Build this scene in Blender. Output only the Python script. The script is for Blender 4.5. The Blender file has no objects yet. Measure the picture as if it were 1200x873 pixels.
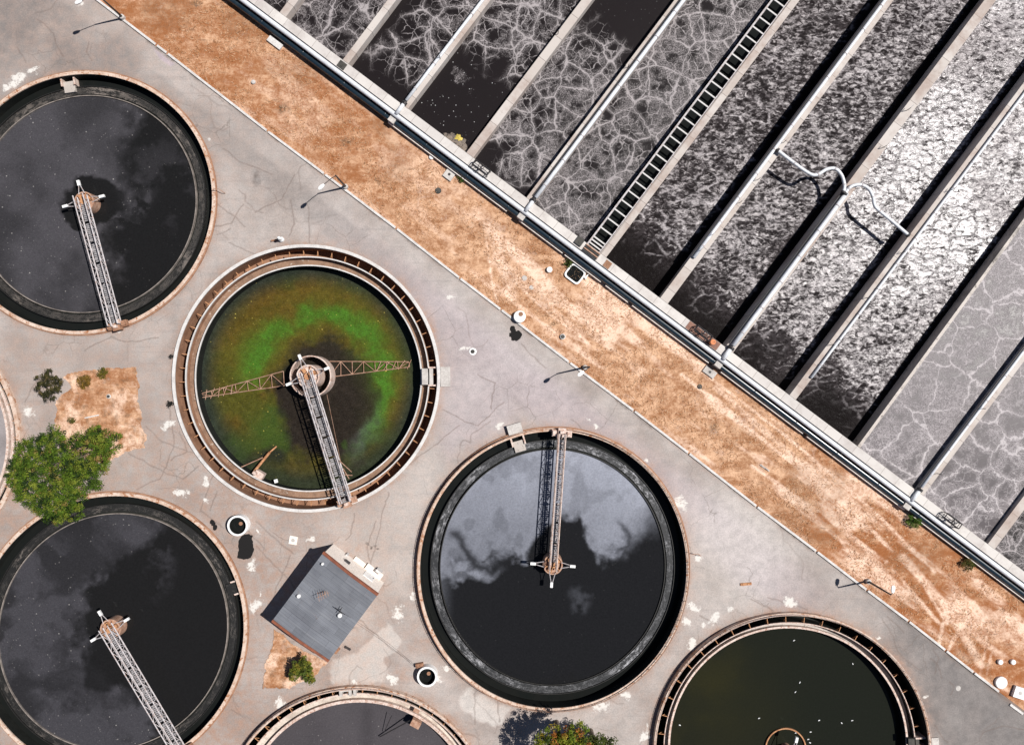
import bpy, bmesh, math, random
import numpy as np
from mathutils import Vector, Matrix
random.seed(7); RNG = np.random.RandomState(11)
PI = math.pi; R = math.radians
S = bpy.context.scene; COL = S.collection
D = 94.0                      # drone height above the yard
SUN_EL, SUN_AZ = 59.0, 13.0   # azimuth counted from +X towards +Y

# ------------------------------------------------------------------ mapping
def W(px, py, z=0.0):
    """ground plan of the site: survey coordinates to metres at height z"""
    s = (D - z) / D * 0.1
    return ((px - 600) * s, (436.5 - py) * s)
def W3(px, py, z=0.0):
    x, y = W(px, py, z); return Vector((x, y, z))
def UVp(u, v): return (600 + .8*u + .6*v, 436 + .6*u - .8*v)
def UV(u, v, z=0.0):
    return W3(*UVp(u, v), z)

# ------------------------------------------------------------------ noise (numpy)
_T = RNG.rand(512, 512).astype(np.float32)
def vnoise(x, y):
    xi = np.floor(x).astype(np.int64); yi = np.floor(y).astype(np.int64)
    fx = x - xi; fy = y - yi
    fx = fx*fx*(3-2*fx); fy = fy*fy*(3-2*fy)
    a = _T[xi & 511, yi & 511]; b = _T[(xi+1) & 511, yi & 511]
    c = _T[xi & 511, (yi+1) & 511]; d = _T[(xi+1) & 511, (yi+1) & 511]
    return (a*(1-fx)+b*fx)*(1-fy) + (c*(1-fx)+d*fx)*fy
def fbm(x, y, o=5, seed=0.0):
    s = 0; a = .5; t = 0
    for i in range(o):
        s = s + a*vnoise(x + 37.7*i + seed*13.1, y + 91.3*i + seed*7.7); t += a
        x = x*2.03; y = y*2.03; a *= .5
    return s/t
def sm(a, b, x):
    t = np.clip((x-a)/(b-a), 0, 1); return t*t*(3-2*t)
def lerp(a, b, t): return a + (b-a)*t

# ------------------------------------------------------------------ materials
class N:
    def __init__(s, name):
        s.m = bpy.data.materials.new(name); s.m.use_nodes = True
        s.t = s.m.node_tree; s.t.nodes.clear()
        s.out = s.t.nodes.new('ShaderNodeOutputMaterial')
        s.b = s.t.nodes.new('ShaderNodeBsdfPrincipled')
        s.t.links.new(s.b.outputs[0], s.out.inputs[0])
    def node(s, typ, **kw):
        n = s.t.nodes.new('ShaderNode'+typ)
        for k, v in kw.items(): setattr(n, k, v)
        return n
    def put(s, inp, v):
        if isinstance(v, bpy.types.NodeSocket): s.t.links.new(v, inp)
        elif isinstance(v, (tuple, list)) and len(v) == 3 and inp.type == 'RGBA': inp.default_value = (*v, 1)
        else: inp.default_value = v
    def coord(s, which='Object'):
        return s.node('TexCoord').outputs[which]
    def mapping(s, vec, scale=(1,1,1), rot=0, loc=(0,0,0)):
        n = s.node('Mapping'); s.put(n.inputs[0], vec); n.inputs['Scale'].default_value = scale
        n.inputs['Rotation'].default_value = (0,0,rot); n.inputs['Location'].default_value = loc
        return n.outputs[0]
    def noise(s, vec, scale, detail=4, rough=.55, dist=0.0, color=False):
        n = s.node('TexNoise'); s.put(n.inputs['Vector'], vec)
        n.inputs['Scale'].default_value = scale; n.inputs['Detail'].default_value = detail
        n.inputs['Roughness'].default_value = rough; n.inputs['Distortion'].default_value = dist
        return n.outputs['Color' if color else 'Fac']
    def voro(s, vec, scale, feature='F1', out='Distance', rand=1.0):
        n = s.node('TexVoronoi', feature=feature); s.put(n.inputs['Vector'], vec)
        n.inputs['Scale'].default_value = scale; n.inputs['Randomness'].default_value = rand
        return n.outputs[out]
    def ramp(s, fac, a, b, lo=0.0, hi=1.0, smooth=True):
        n = s.node('MapRange', interpolation_type='SMOOTHSTEP' if smooth else 'LINEAR')
        s.put(n.inputs[0], fac)
        for i, v in zip((1,2,3,4), (a,b,lo,hi)): s.put(n.inputs[i], v)
        return n.outputs[0]
    def math(s, op, a, b=0.0, clamp=False):
        n = s.node('Math', operation=op, use_clamp=clamp); s.put(n.inputs[0], a); s.put(n.inputs[1], b)
        return n.outputs[0]
    def mul(s, a, b): return s.math('MULTIPLY', a, b)
    def add(s, a, b): return s.math('ADD', a, b)
    def mx(s, a, b): return s.math('MAXIMUM', a, b)
    def mix(s, f, a, b, blend='MIX'):
        n = s.node('MixRGB', blend_type=blend); s.put(n.inputs[0], f); s.put(n.inputs[1], a); s.put(n.inputs[2], b)
        return n.outputs[0]
    def attr(s, name):
        n = s.node('Attribute', attribute_name=name); return n.outputs['Color']
    def sep(s, c):
        n = s.node('SeparateColor'); s.put(n.inputs[0], c); return n.outputs[0], n.outputs[1], n.outputs[2]
    def warp(s, vec, scale, amt):
        n = s.node('VectorMath', operation='SUBTRACT'); s.put(n.inputs[0], s.noise(vec, scale, 3, color=True)); n.inputs[1].default_value = (.5,.5,.5)
        k = s.node('VectorMath', operation='SCALE'); s.put(k.inputs[0], n.outputs[0]); k.inputs['Scale'].default_value = amt
        a = s.node('VectorMath', operation='ADD'); s.put(a.inputs[0], vec); s.put(a.inputs[1], k.outputs[0])
        return a.outputs[0]
    def bump(s, h, strength=.4, dist=.05):
        n = s.node('Bump'); n.inputs['Strength'].default_value = strength; n.inputs['Distance'].default_value = dist
        s.put(n.inputs['Height'], h); s.t.links.new(n.outputs[0], s.b.inputs['Normal'])
    def set(s, color=None, rough=None, metal=None, spec=None, ior=None):
        if color is not None: s.put(s.b.inputs['Base Color'], color)
        if rough is not None: s.put(s.b.inputs['Roughness'], rough)
        if metal is not None: s.put(s.b.inputs['Metallic'], metal)
        if spec is not None: s.put(s.b.inputs['Specular IOR Level'], spec)
        if ior is not None: s.put(s.b.inputs['IOR'], ior)
        return s.m

def weathered(name, base, dark, rough=.8, scale=1.5, amt=.6, metal=0.0, rust=None, rust_amt=.5, spec=.3):
    n = N(name); c = n.coord()
    f = n.ramp(n.noise(c, scale, 6, .65), .35, .7)
    col = n.mix(n.mul(f, amt), base, dark)
    fine = n.ramp(n.noise(c, scale*9, 4, .7), .3, .75, .8, 1.12)
    hsv = n.node('HueSaturation'); n.put(hsv.inputs['Color'], col); n.put(hsv.inputs['Value'], fine); col = hsv.outputs[0]
    if rust:
        r = n.ramp(n.noise(c, scale*2.3, 7, .7), .62-.3*rust_amt, .72-.25*rust_amt)
        col = n.mix(r, col, rust)
    n.bump(n.noise(c, scale*12, 4, .6), .25, .02)
    return n.set(col, rough, metal, spec)

M = {}
M['white_paint'] = weathered('white_painted_concrete', (.60,.58,.56), (.40,.37,.35), .7, 1.0, .65)
M['conc'] = weathered('pale_concrete', (.52,.49,.46), (.32,.29,.27), .9, .8, .7)
M['coping'] = weathered('stained_coping', (.60,.48,.40), (.40,.24,.16), .85, .9, .8, rust=(.30,.13,.06), rust_amt=.35)
M['rust_band'] = weathered('rusty_band', (.34,.19,.12), (.20,.09,.05), .9, 1.2, .8)
M['brown_conc'] = weathered('brown_stained_concrete', (.33,.18,.11), (.17,.085,.05), .9, .7, .8)
M['dark_conc'] = weathered('algae_dark_concrete', (.075,.07,.062), (.03,.03,.028), .8, .9, .8)
M['steel_white'] = weathered('weathered_white_steel', (.50,.475,.485), (.28,.245,.24), .55, 2.5, .8, rust=(.33,.17,.10), rust_amt=.25)
M['steel_rust'] = weathered('rusty_steel', (.45,.29,.21), (.26,.12,.07), .8, 2.5, .9)
M['steel_orange'] = weathered('orange_rusted_steel', (.50,.26,.13), (.27,.11,.05), .8, 2.5, .9)
M['steel_cream'] = weathered('cream_steel', (.66,.55,.49), (.40,.26,.20), .7, 2.0, .8, rust=(.28,.12,.07), rust_amt=.3)
M['steel_dark'] = weathered('dark_steel', (.03,.03,.033), (.06,.045,.04), .5, 2.0, .6)
M['steel_strut'] = weathered('strut_steel', (.60,.585,.57), (.40,.37,.35), .6, 2.0, .6)
M['white'] = weathered('white_enamel', (.80,.80,.79), (.62,.60,.57), .45, 1.5, .4)
M['pipe_white'] = weathered('white_air_pipe', (.66,.68,.71), (.50,.51,.54), .42, .8, .6, spec=.5)
M['brick'] = weathered('red_brown_trim', (.25,.085,.045), (.13,.05,.035), .85, 2.0, .8)
M['cream_wall'] = weathered('cream_render', (.84,.77,.70), (.72,.63,.55), .85, .6, .6)
M['conc_wall'] = weathered('pinkish_concrete_wall', (.40,.335,.305), (.25,.185,.155), .9, .55, .85)
M['rust_plate'] = weathered('rust_red_plate', (.24,.125,.09), (.14,.08,.065), .8, 1.5, .9)
M['orange_drum'] = weathered('orange_drum', (.65,.22,.08), (.40,.14,.06), .6, 1.5, .6)
M['lamp'] = weathered('lamp_housing', (.78,.78,.78), (.6,.6,.6), .4, 2.0, .3)
n = N('navy_pipe_paint'); c = n.coord()
M['navy'] = n.set(n.mix(n.ramp(n.noise(c, .9, 5), .4, .7), (.010,.022,.034), (.020,.032,.042)), .27, 0.0, .6)
n = N('bark'); c = n.coord()
M['bark'] = n.set(n.mix(n.noise(c, 6, 5), (.10,.075,.055), (.20,.16,.12)), .9)

def leaf_mat(name):
    n = N(name); a = n.attr('Col')
    c = n.coord(); v = n.ramp(n.noise(c, 3.0, 3), .3, .7, .75, 1.25)
    h = n.node('HueSaturation'); n.put(h.inputs['Color'], a); n.put(h.inputs['Value'], v)
    m = n.set(h.outputs[0], .6, 0, .12)
    tr = n.node('BsdfTranslucent'); n.put(tr.inputs[0], h.outputs[0])
    mx = n.node('MixShader'); mx.inputs[0].default_value = .25
    n.t.links.new(n.b.outputs[0], mx.inputs[1]); n.t.links.new(tr.outputs[0], mx.inputs[2]); n.t.links.new(mx.outputs[0], n.out.inputs[0])
    return m
M['leaf'] = leaf_mat('leaf_surface')

# yard paving: stain masks come from mesh attributes painted as stains, cracks, patches, black blots and a cable shadow
n = N('yard_paving'); c = n.coord()
w, k, r = n.sep(n.attr('M1')); lp, lav, dk = n.sep(n.attr('M2')); blot, gr, _ = n.sep(n.attr('M3'))
mott = n.noise(c, .16, 6, .6); mid = n.noise(c, .9, 6, .65); fine = n.noise(c, 7, 5, .7)
col = n.mix(n.ramp(n.add(n.mul(mott, .7), n.mul(mid, .3)), .36, .64), (.415,.375,.352), (.290,.248,.226))
sk = n.noise(n.mapping(c, (.10, 1.6, 1), R(37.5)), 1.1, 5, .65); col = n.mix(n.ramp(sk, .52, .68, 0, .34), col, (.25,.225,.215)); col = n.mix(lav, col, (.405,.352,.380)); col = n.mix(lp, col, (.52,.485,.455)); col = n.mix(dk, col, (.165,.152,.147))
col = n.mix(n.mul(r, n.ramp(mid, .2, .75)), col, (.275,.178,.135))
hs = n.node('HueSaturation'); n.put(hs.inputs['Color'], col)
n.put(hs.inputs['Value'], n.mul(n.ramp(mid, .25, .75, .80, 1.14), n.ramp(fine, .25, .75, .82, 1.14))); col = hs.outputs[0]
ed = n.voro(n.warp(c, .7, .9), .30, 'DISTANCE_TO_EDGE')
hair = n.mul(n.mul(n.ramp(ed, .0, .014, 1, 0), n.ramp(n.noise(c, .12, 3), .50, .62)), .55)
col = n.mix(hair, col, (.14,.115,.10))
col = n.mix(n.mul(k, n.ramp(fine, .1, .5, .55, 1)), col, (.135,.10,.085))
st = n.ramp(n.add(n.mul(w, 1.2), n.mul(n.add(n.noise(c, 2.0, 7, .8), -.5), 4.2)), .55, 1.15)
col = n.mix(n.mul(st, n.ramp(w, .02, .12)), col, (.58,.555,.52))
col = n.mix(n.mul(gr, n.ramp(mid, .35, .6)), col, (.09,.075,.065))
col = n.mix(n.ramp(blot, .45, .6), col, (.012,.011,.011))
n.bump(n.add(fine, n.mul(n.noise(c, 25, 2), .5)), .3, .02)
M['yard'] = n.set(col, .92, 0, .2)

n = N('dry_earth'); c = n.coord()
t1, t2, t3 = n.sep(n.attr('M1'))
cr = n.mapping(c, (.35, 1.25, 1), R(36.9))
big = n.noise(c, .10, 5, .6); st = n.noise(cr, .55, 7, .7); fine = n.noise(c, 3.2, 7, .8); tiny = n.noise(c, 11, 3, .8)
md = n.noise(n.warp(c, .5, 1.5), .75, 6, .72); f = n.add(n.add(n.mul(st, .38), n.mul(md, .37)), n.mul(fine, .25))
col = n.mix(n.ramp(f, .41, .60), (.275,.125,.058), (.655,.415,.265))
col = n.mix(n.mul(t2, n.ramp(f, .66, .44)), col, (.285,.105,.038))
col = n.mix(n.mul(t1, n.ramp(n.add(n.mul(fine, .5), n.mul(md, .5)), .34, .58)), col, (.80,.585,.45))
col = n.mix(n.ramp(n.noise(cr, 1.1, 7, .78), .55, .68, 0, .75), col, (.19,.092,.048))
col = n.mix(n.mul(t3, n.ramp(fine, .40, .58)), col, (.12,.07,.04))
col = n.mix(n.mul(n.ramp(n.noise(c, .40, 6, .75), .56, .68, 0, .6), n.ramp(t2, .1, .9, 1, .15)), col, (.47,.325,.255))
col = n.mix(n.ramp(tiny, .56, .72, 0, .7), col, (.12,.055,.028)); col = n.mix(n.ramp(tiny, .42, .28, 0, .38), col, (.70,.48,.32))
n.bump(n.add(fine, tiny), .7, .08)
M['earth'] = n.set(col, .95, 0, .1)
n = N('far_earth'); c = n.coord()
M['far'] = n.set(n.mix(n.noise(c, .05, 6), (.33,.2,.12), (.42,.30,.22)), .95)

def pool_mat(name, rough=.5, spec=.12, speck=.5, speck_col=(.42,.40,.38), fine_amt=.25, bump=.08):
    n = N(name); c = n.coord(); a = n.attr('Col')
    col = n.mix(n.mul(n.ramp(n.noise(c, 5, 5, .75), .35, .7), fine_amt), a, (.0,.0,.0))
    v = n.voro(c, 1.15, 'F1'); dens, sc, _ = n.sep(n.attr('M1')); col = n.mix(n.mul(n.mul(n.ramp(n.noise(c, 7, 5, .85), .52, .72), sc), fine_amt*.6), col, (.3,.3,.3))
    sp = n.mul(n.mul(n.ramp(v, .06, .12, 1, 0), n.ramp(n.noise(c, .8, 3), .42, .58)), dens)
    v2 = n.voro(c, 2.6, 'F1')
    sp2 = n.mul(n.mul(n.ramp(v2, .10, .20, 1, 0), n.ramp(n.noise(c, 1.7, 3), .52, .62)), n.mul(dens, .5))
    col = n.mix(n.mul(n.mx(sp, sp2), speck), col, speck_col)
    n.bump(n.noise(c, 2.2, 4, .6), bump, .05)
    return n.set(col, n.ramp(sc, 0, 1, .12, rough), 0, n.ramp(sc, 0, 1, .12, spec))
M['pool'] = pool_mat('tank_water')
M['pool_green'] = pool_mat('algae_water', speck=.75, speck_col=(.55,.45,.10), fine_amt=.45)
M['pool_clear'] = pool_mat('dark_tank_water', speck=.0, fine_amt=.2, bump=.03)
n = N('black_channel_water'); c = n.coord()
n.bump(n.noise(c, 1.5, 3), .05, .05)
M['black_water'] = n.set(n.mix(n.noise(c, .8, 5), (.006,.008,.008), (.012,.012,.011)), .15, 0, .12)
M['lining'] = weathered('black_algae_lining', (.016,.017,.015), (.009,.010,.009), .7, .9, .8, spec=.15)
M['dull_ring'] = weathered('dull_scummed_steel', (.26,.225,.20), (.10,.085,.075), .8, 1.2, .9)
M['grating'] = weathered('galvanised_grating', (.30,.29,.30), (.16,.14,.135), .6, 2.0, .7)
def scum_mat(name, lo, hi, dark, th, glo=.3):
    n = N(name); c = n.coord()
    f = n.ramp(n.add(n.mul(n.noise(n.attr('Ring'), 1.6, 6, .7, .6), .6), n.mul(n.noise(c, 2.6, 7, .78, .6), .4)) if name.startswith(('brown_scum','dark_scum','white_scum')) else n.noise(c, 2.2, 8, .75, 1.0), th+.02, th+.16); g = n.noise(c, .25, 3)
    col = n.mix(n.mul(f, n.ramp(g, glo, glo+.2, .18, 1)), dark, n.mix(n.noise(c, .3, 4), lo, hi))
    n.bump(f, .5, .04); return n.set(col, .55, 0, .35)
M['scum_brown'] = scum_mat('brown_scum', (.075,.064,.057), (.23,.195,.17), (.013,.012,.011), .42, .45)
M['scum_dark'] = scum_mat('dark_scum', (.06,.053,.05), (.17,.145,.125), (.012,.0115,.011), .46, .48)
M['scum_white'] = scum_mat('white_scum', (.11,.11,.115), (.52,.52,.55), (.017,.018,.020), .44, .45)
M['scum_pale'] = scum_mat('pale_dry_scum', (.30,.26,.23), (.55,.5,.46), (.10,.085,.075), .30)

def lacy_mat(name, deep, fillc, linec, sc=.31, fine=1.0, wob=1.0):
    n = N(name); c = n.coord(); L, F, C = n.sep(n.attr('M1'))
    p = n.warp(c, .45, 1.0*wob); p = n.warp(p, 1.8, .30*wob); p = n.warp(p, 6, .11*wob)
    e1 = n.voro(p, sc, 'DISTANCE_TO_EDGE'); e2 = n.voro(p, .72, 'DISTANCE_TO_EDGE')
    wn = n.ramp(n.noise(c, .5, 3), .35, .7, .35, 1.5)
    l1 = n.ramp(n.math('DIVIDE', e1, wn), .003, .036, 1, 0); halo = n.ramp(e1, .0, .15, .65, 0)
    l2 = n.mul(n.ramp(n.math('DIVIDE', e2, wn), .003, .046, .8*fine, 0), n.ramp(n.noise(c, .24, 3), .34, .48))
    g = n.noise(c, 7, 6, .82); m_ = n.noise(c, .55, 4, .65)
    def thread(vec, sc, dist, w):                    # thin curling threads of froth
        q = n.math('ABSOLUTE', n.add(n.noise(vec, sc, 3, .6, dist), -.5)); return n.ramp(q, .0, w, 1, 0)
    d = n.voro(p, sc, 'F1')
    sq = n.node('CombineXYZ'); n.put(sq.inputs[0], n.mul(d, 9)); n.put(sq.inputs[1], n.noise(c, .5, 3)); 
    curl = n.ramp(n.math('ABSOLUTE', n.math('SINE', n.add(n.mul(d, 42), n.mul(n.noise(c, 1.3, 5, .75), 13)))), .0, .42, 1, 0)
    thr = n.mx(n.mx(thread(c, 1.5, 1.2, .030), thread(c, 3.0, .8, .038)), n.mul(curl, 1.0))
    cover = n.ramp(n.add(n.mul(m_, .72), n.mul(g, .28)), n.ramp(F, 0, 1, .72, .30, False), n.ramp(F, 0, 1, .84, .46, False))
    foam = n.mul(n.mul(thr, cover), n.ramp(g, .30, .55, .25, 1))
    mist = n.mul(n.mul(cover, n.ramp(g, .40, .66)), .40)
    foam = n.mul(n.mx(n.mx(foam, mist), n.mul(n.mul(halo, n.ramp(g, .38, .62)), L)), n.ramp(F, 0, .1))
    fleck = n.ramp(n.voro(c, 2.2, 'F1'), .05, .17, .8, 0)
    lt = n.mul(n.mul(n.mx(l1, l2), L), n.ramp(n.noise(c, 4, 6, .85), .30, .54, .25, 1))
    col = n.mix(foam, deep, n.mix(n.ramp(g, .38, .62), fillc, linec))
    col = n.mix(lt, col, linec)
    col = n.mix(n.mul(n.mul(fleck, C), n.ramp(n.noise(c, 1.1, 3), .46, .58)), col, (.62,.62,.62))
    n.bump(n.add(n.add(n.mul(lt, .6), n.mul(foam, .5)), n.mul(g, .8)), .35, .05)
    return n.set(col, n.ramp(n.mx(lt, foam), 0, 1, .25, .65), 0, n.ramp(n.mx(lt, foam), 0, 1, .12, .30))
M['launder_brown'] = weathered('launder_scale', (.27,.165,.11), (.13,.08,.055), .9, 1.1, .8, rust=(.42,.36,.31), rust_amt=.15)
M['launder_cream'] = weathered('launder_cream_scale', (.60,.53,.46), (.36,.29,.24), .9, .9, .8)
M['lacy'] = lacy_mat('lacy_foam_water', (.0125,.0100,.0105), (.14,.122,.126), (.33,.30,.303))
M['lacy_pale'] = lacy_mat('pale_foam_water', (.085,.074,.078), (.27,.240,.247), (.44,.405,.41), .25, .5, 1.9)

n = N('churning_water'); c = n.coord(); L, F, C = n.sep(n.attr('M1'))
cs = n.mapping(c, (.75, 1.25, 1), R(18)); p = n.warp(cs, 1.3, .55)
a = n.noise(p, 1.25, 5, .68, 1.0); a2 = n.noise(p, 2.1, 4, .6, .8); b = n.noise(c, .35, 4, .6); g = n.noise(c, 2.6, 3, .6)
th = n.ramp(F, 0, 1, .74, .37, False); film = n.ramp(F, .05, .6)
src = n.add(n.add(n.mul(a, .55), n.mul(a2, .45)), n.mul(n.add(b, -.5), .22))
f = n.ramp(src, n.add(th, -.04), n.add(th, .15))
e = n.voro(n.warp(p, 3, .2), .5, 'DISTANCE_TO_EDGE')
vein = n.mul(n.ramp(e, .0, .10, 1, 0), n.ramp(n.noise(c, 2.6, 6, .8), .40, .58))
white = n.mul(n.mul(vein, L), n.ramp(n.noise(c, .3, 2), .44, .6))
blobw = n.mul(n.ramp(n.noise(c, .55, 4, .6), .64, .72), L)
cell = n.mul(n.ramp(n.voro(n.warp(p, 2.0, .5), .42, 'DISTANCE_TO_EDGE'), .0, .075, 1, 0), C)
dk = n.mix(n.mul(film, n.ramp(a2, .38, .62, .15, 1)), (.0085,.007,.007), (.040,.034,.036))
col = n.mix(f, dk, n.mix(n.ramp(n.add(n.mul(a2, .6), n.mul(n.noise(c, 5, 5, .75), .4)), .40, .60), (.075,.064,.068), (.33,.302,.307)))
col = n.mix(n.mx(white, n.mul(blobw, .7)), col, (.40,.37,.38)); col = n.mix(n.mul(C, .55), col, n.mix(n.mul(f, n.ramp(a2, .32, .58)), col, (.54,.52,.53)))  # where C is high, sun glint is whitened into the foam colour
col = n.mix(n.mul(cell, .85), col, (.035,.03,.03))
n.bump(n.add(n.mul(a, .8), n.add(n.mul(g, .62), n.mul(cell, -.4))), .75, .12)
M['churn'] = n.set(col, .20, 0, n.mul(n.mul(n.ramp(f, 0, 1, .05, 1), n.add(.15, n.mul(C, .26))), n.ramp(a2, .30, .66, .4, 1.3)))

# building roof: standing seam sheets
n = N('roof_sheet'); c = n.coord()
wv = n.node('TexWave', wave_type='BANDS', bands_direction='X'); n.put(wv.inputs[0], c); wv.inputs['Scale'].default_value = .9
seam = n.ramp(wv.outputs['Fac'], .90, 1.0)
col = n.mix(n.ramp(n.noise(c, .5, 5), .35, .7), (.150,.158,.178), (.118,.124,.142))
col = n.mix(n.ramp(n.noise(n.mapping(c, (1.5,.12,1)), 1.6, 5, .7), .5, .72, 0, .5), col, (.20,.205,.22))
bk = n.node('TexBrick'); n.put(bk.inputs['Vector'], n.mapping(c, (1,1,1), R(90))); bk.offset = .5; bk.inputs['Scale'].default_value = 1; bk.inputs['Brick Width'].default_value = 2.6; bk.inputs['Row Height'].default_value = .9; bk.inputs['Mortar Size'].default_value = .012; bk.inputs['Color1'].default_value = (1.1,1.1,1.1,1); bk.inputs['Color2'].default_value = (.84,.84,.84,1); bk.inputs['Mortar'].default_value = (.5,.5,.5,1)
col = n.mix(1.0, col, bk.outputs['Color'], 'MULTIPLY'); col = n.mix(n.ramp(n.noise(c, 1.1, 6, .8), .62, .72, 0, .8), col, (.13,.075,.055)); col = n.mix(n.mul(seam, .35), col, (.09,.095,.11))
n.bump(seam, .5, .03); M['roof'] = n.set(col, .55, 0, .4)

# ------------------------------------------------------------------ mesh builder
class MB:
    def __init__(s): s.v = []; s.f = []
    def quadbox(s, a, b, c, d, z0, z1):
        """prism on four plan corners (ccw)"""
        i = len(s.v)
        for z in (z0, z1):
            for p in (a,b,c,d): s.v.append((p[0], p[1], z))
        s.f += [(i+3,i+2,i+1,i),(i+4,i+5,i+6,i+7)] + [(i+k, i+(k+1)%4, i+4+(k+1)%4, i+4+k) for k in range(4)]
        return s
    def box(s, cx, cy, cz, lx, ly, lz, rot=0):
        ca, sa = math.cos(rot), math.sin(rot)
        pts = [(cx+x*ca-y*sa, cy+x*sa+y*ca) for x, y in ((-lx/2,-ly/2),(lx/2,-ly/2),(lx/2,ly/2),(-lx/2,ly/2))]
        return s.quadbox(*pts, cz-lz/2, cz+lz/2)
    def prism(s, pts, z0, z1):
        i = len(s.v); k = len(pts)
        for z in (z0, z1):
            for p in pts: s.v.append((p[0], p[1], z))
        s.f.append(tuple(range(i+k-1, i-1, -1))); s.f.append(tuple(range(i+k, i+2*k)))
        s.f += [(i+j, i+(j+1)%k, i+k+(j+1)%k, i+k+j) for j in range(k)]
        return s
    def tube(s, pts, r, seg=8, cap=True, closed=False):
        pts = [Vector(p) for p in pts]; i0 = len(s.v); n_ = len(pts)
        rr = r if isinstance(r, (list, tuple)) else [r]*n_
        for j, p in enumerate(pts):
            if closed: t = pts[(j+1) % n_] - pts[j-1]
            else: t = pts[min(j+1, n_-1)] - pts[max(j-1, 0)]
            t.normalize()
            up = Vector((0,0,1)) if abs(t.z) < .95 else Vector((1,0,0))
            a = t.cross(up).normalized(); b = a.cross(t)
            for q in range(seg):
                an = 2*PI*q/seg; s.v.append(tuple(p + (a*math.cos(an) + b*math.sin(an))*rr[j]))
        rng = n_ if closed else n_-1
        for j in range(rng):
            j2 = (j+1) % n_
            for q in range(seg):
                q2 = (q+1) % seg
                s.f.append((i0+j*seg+q, i0+j2*seg+q, i0+j2*seg+q2, i0+j*seg+q2))
        if cap and not closed:
            s.f.append(tuple(i0+q for q in range(seg))); s.f.append(tuple(i0+(n_-1)*seg+q for q in range(seg-1,-1,-1)))
        return s
    def bar(s, a, b, w=.06, seg=4): return s.tube([a, b], w*.6, seg)
    def lathe(s, cx, cy, prof, seg=48, close=False):
        i0 = len(s.v); k = len(prof)
        for q in range(seg):
            an = 2*PI*q/seg
            for r_, z in prof: s.v.append((cx+r_*math.cos(an), cy+r_*math.sin(an), z))
        for q in range(seg):
            q2 = (q+1) % seg
            for j in range(k if close else k-1):
                j2 = (j+1) % k
                s.f.append((i0+q*k+j, i0+q2*k+j, i0+q2*k+j2, i0+q*k+j2))
        return s
    def ering(s, E, prof, close=True, seg=288, a0=0, a1=2*PI, wob=0.0):
        """sweep a section (offset inward, z) round an oval"""
        i0 = len(s.v); k = len(prof); full = abs(a1-a0-2*PI) < 1e-6; m = seg if full else seg+1
        for q in range(m):
            an = a0+(a1-a0)*q/seg
            for off, z in prof:
                p = E.pt(an, off); s.v.append((p[0], p[1], z + wob*math.sin(an*9+off)))
        for q in range(seg):
            q2 = (q+1) % m
            for j in range(k if close else k-1):
                j2 = (j+1) % k
                s.f.append((i0+q*k+j, i0+q*k+j2, i0+q2*k+j2, i0+q2*k+j))
        return s
    def build(s, name, mat, parent=None, smooth=False):
        me = bpy.data.meshes.new(name); me.from_pydata([tuple(v) for v in s.v], [], s.f); me.update()
        bm = bmesh.new(); bm.from_mesh(me); bmesh.ops.recalc_face_normals(bm, faces=bm.faces); bm.to_mesh(me); bm.free()
        if smooth:
            for p in me.polygons: p.use_smooth = True
        me.materials.append(mat)
        o = bpy.data.objects.new(name, me); COL.objects.link(o)
        if parent is not None:
            base = parent
            off = Vector((0,0,0))
            while base is not None: off += Vector(base.location); base = base.parent
            o.parent = parent; o.location = -off
        return o

def tag(o, label=None, cat=None, group=None, kind=None):
    if label: o['label'] = label
    if cat: o['category'] = cat
    if group: o['group'] = group
    if kind: o['kind'] = kind
    return o
def thing(name, loc, label, cat, group=None):
    o = bpy.data.objects.new(name, None); COL.objects.link(o); o.location = loc; o.empty_display_size = .5
    return tag(o, label, cat, group)
def grid_mesh(name, verts, faces, mat, cols):
    me = bpy.data.meshes.new(name)
    verts = np.ascontiguousarray(verts, dtype=np.float32); faces = np.ascontiguousarray(faces, dtype=np.int32)
    me.vertices.add(len(verts)); me.vertices.foreach_set('co', verts.ravel())
    me.loops.add(faces.size); me.loops.foreach_set('vertex_index', faces.ravel())
    me.polygons.add(len(faces)); me.polygons.foreach_set('loop_start', np.arange(0, faces.size, 4, dtype=np.int32))
    me.update(calc_edges=True); me.validate()
    for nm, c in cols.items():
        at = me.color_attributes.new(nm, 'FLOAT_COLOR', 'POINT')
        full = np.ones((len(verts), 4), np.float32); full[:, :c.shape[1]] = c
        at.data.foreach_set('color', full.ravel())
    me.materials.append(mat)
    o = bpy.data.objects.new(name, me); COL.objects.link(o); return o
def grid_idx(nx, ny):
    a = np.arange(nx*ny).reshape(ny, nx)
    return np.stack([a[:-1,:-1], a[:-1,1:], a[1:,1:], a[1:,:-1]], -1).reshape(-1, 4)

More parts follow.
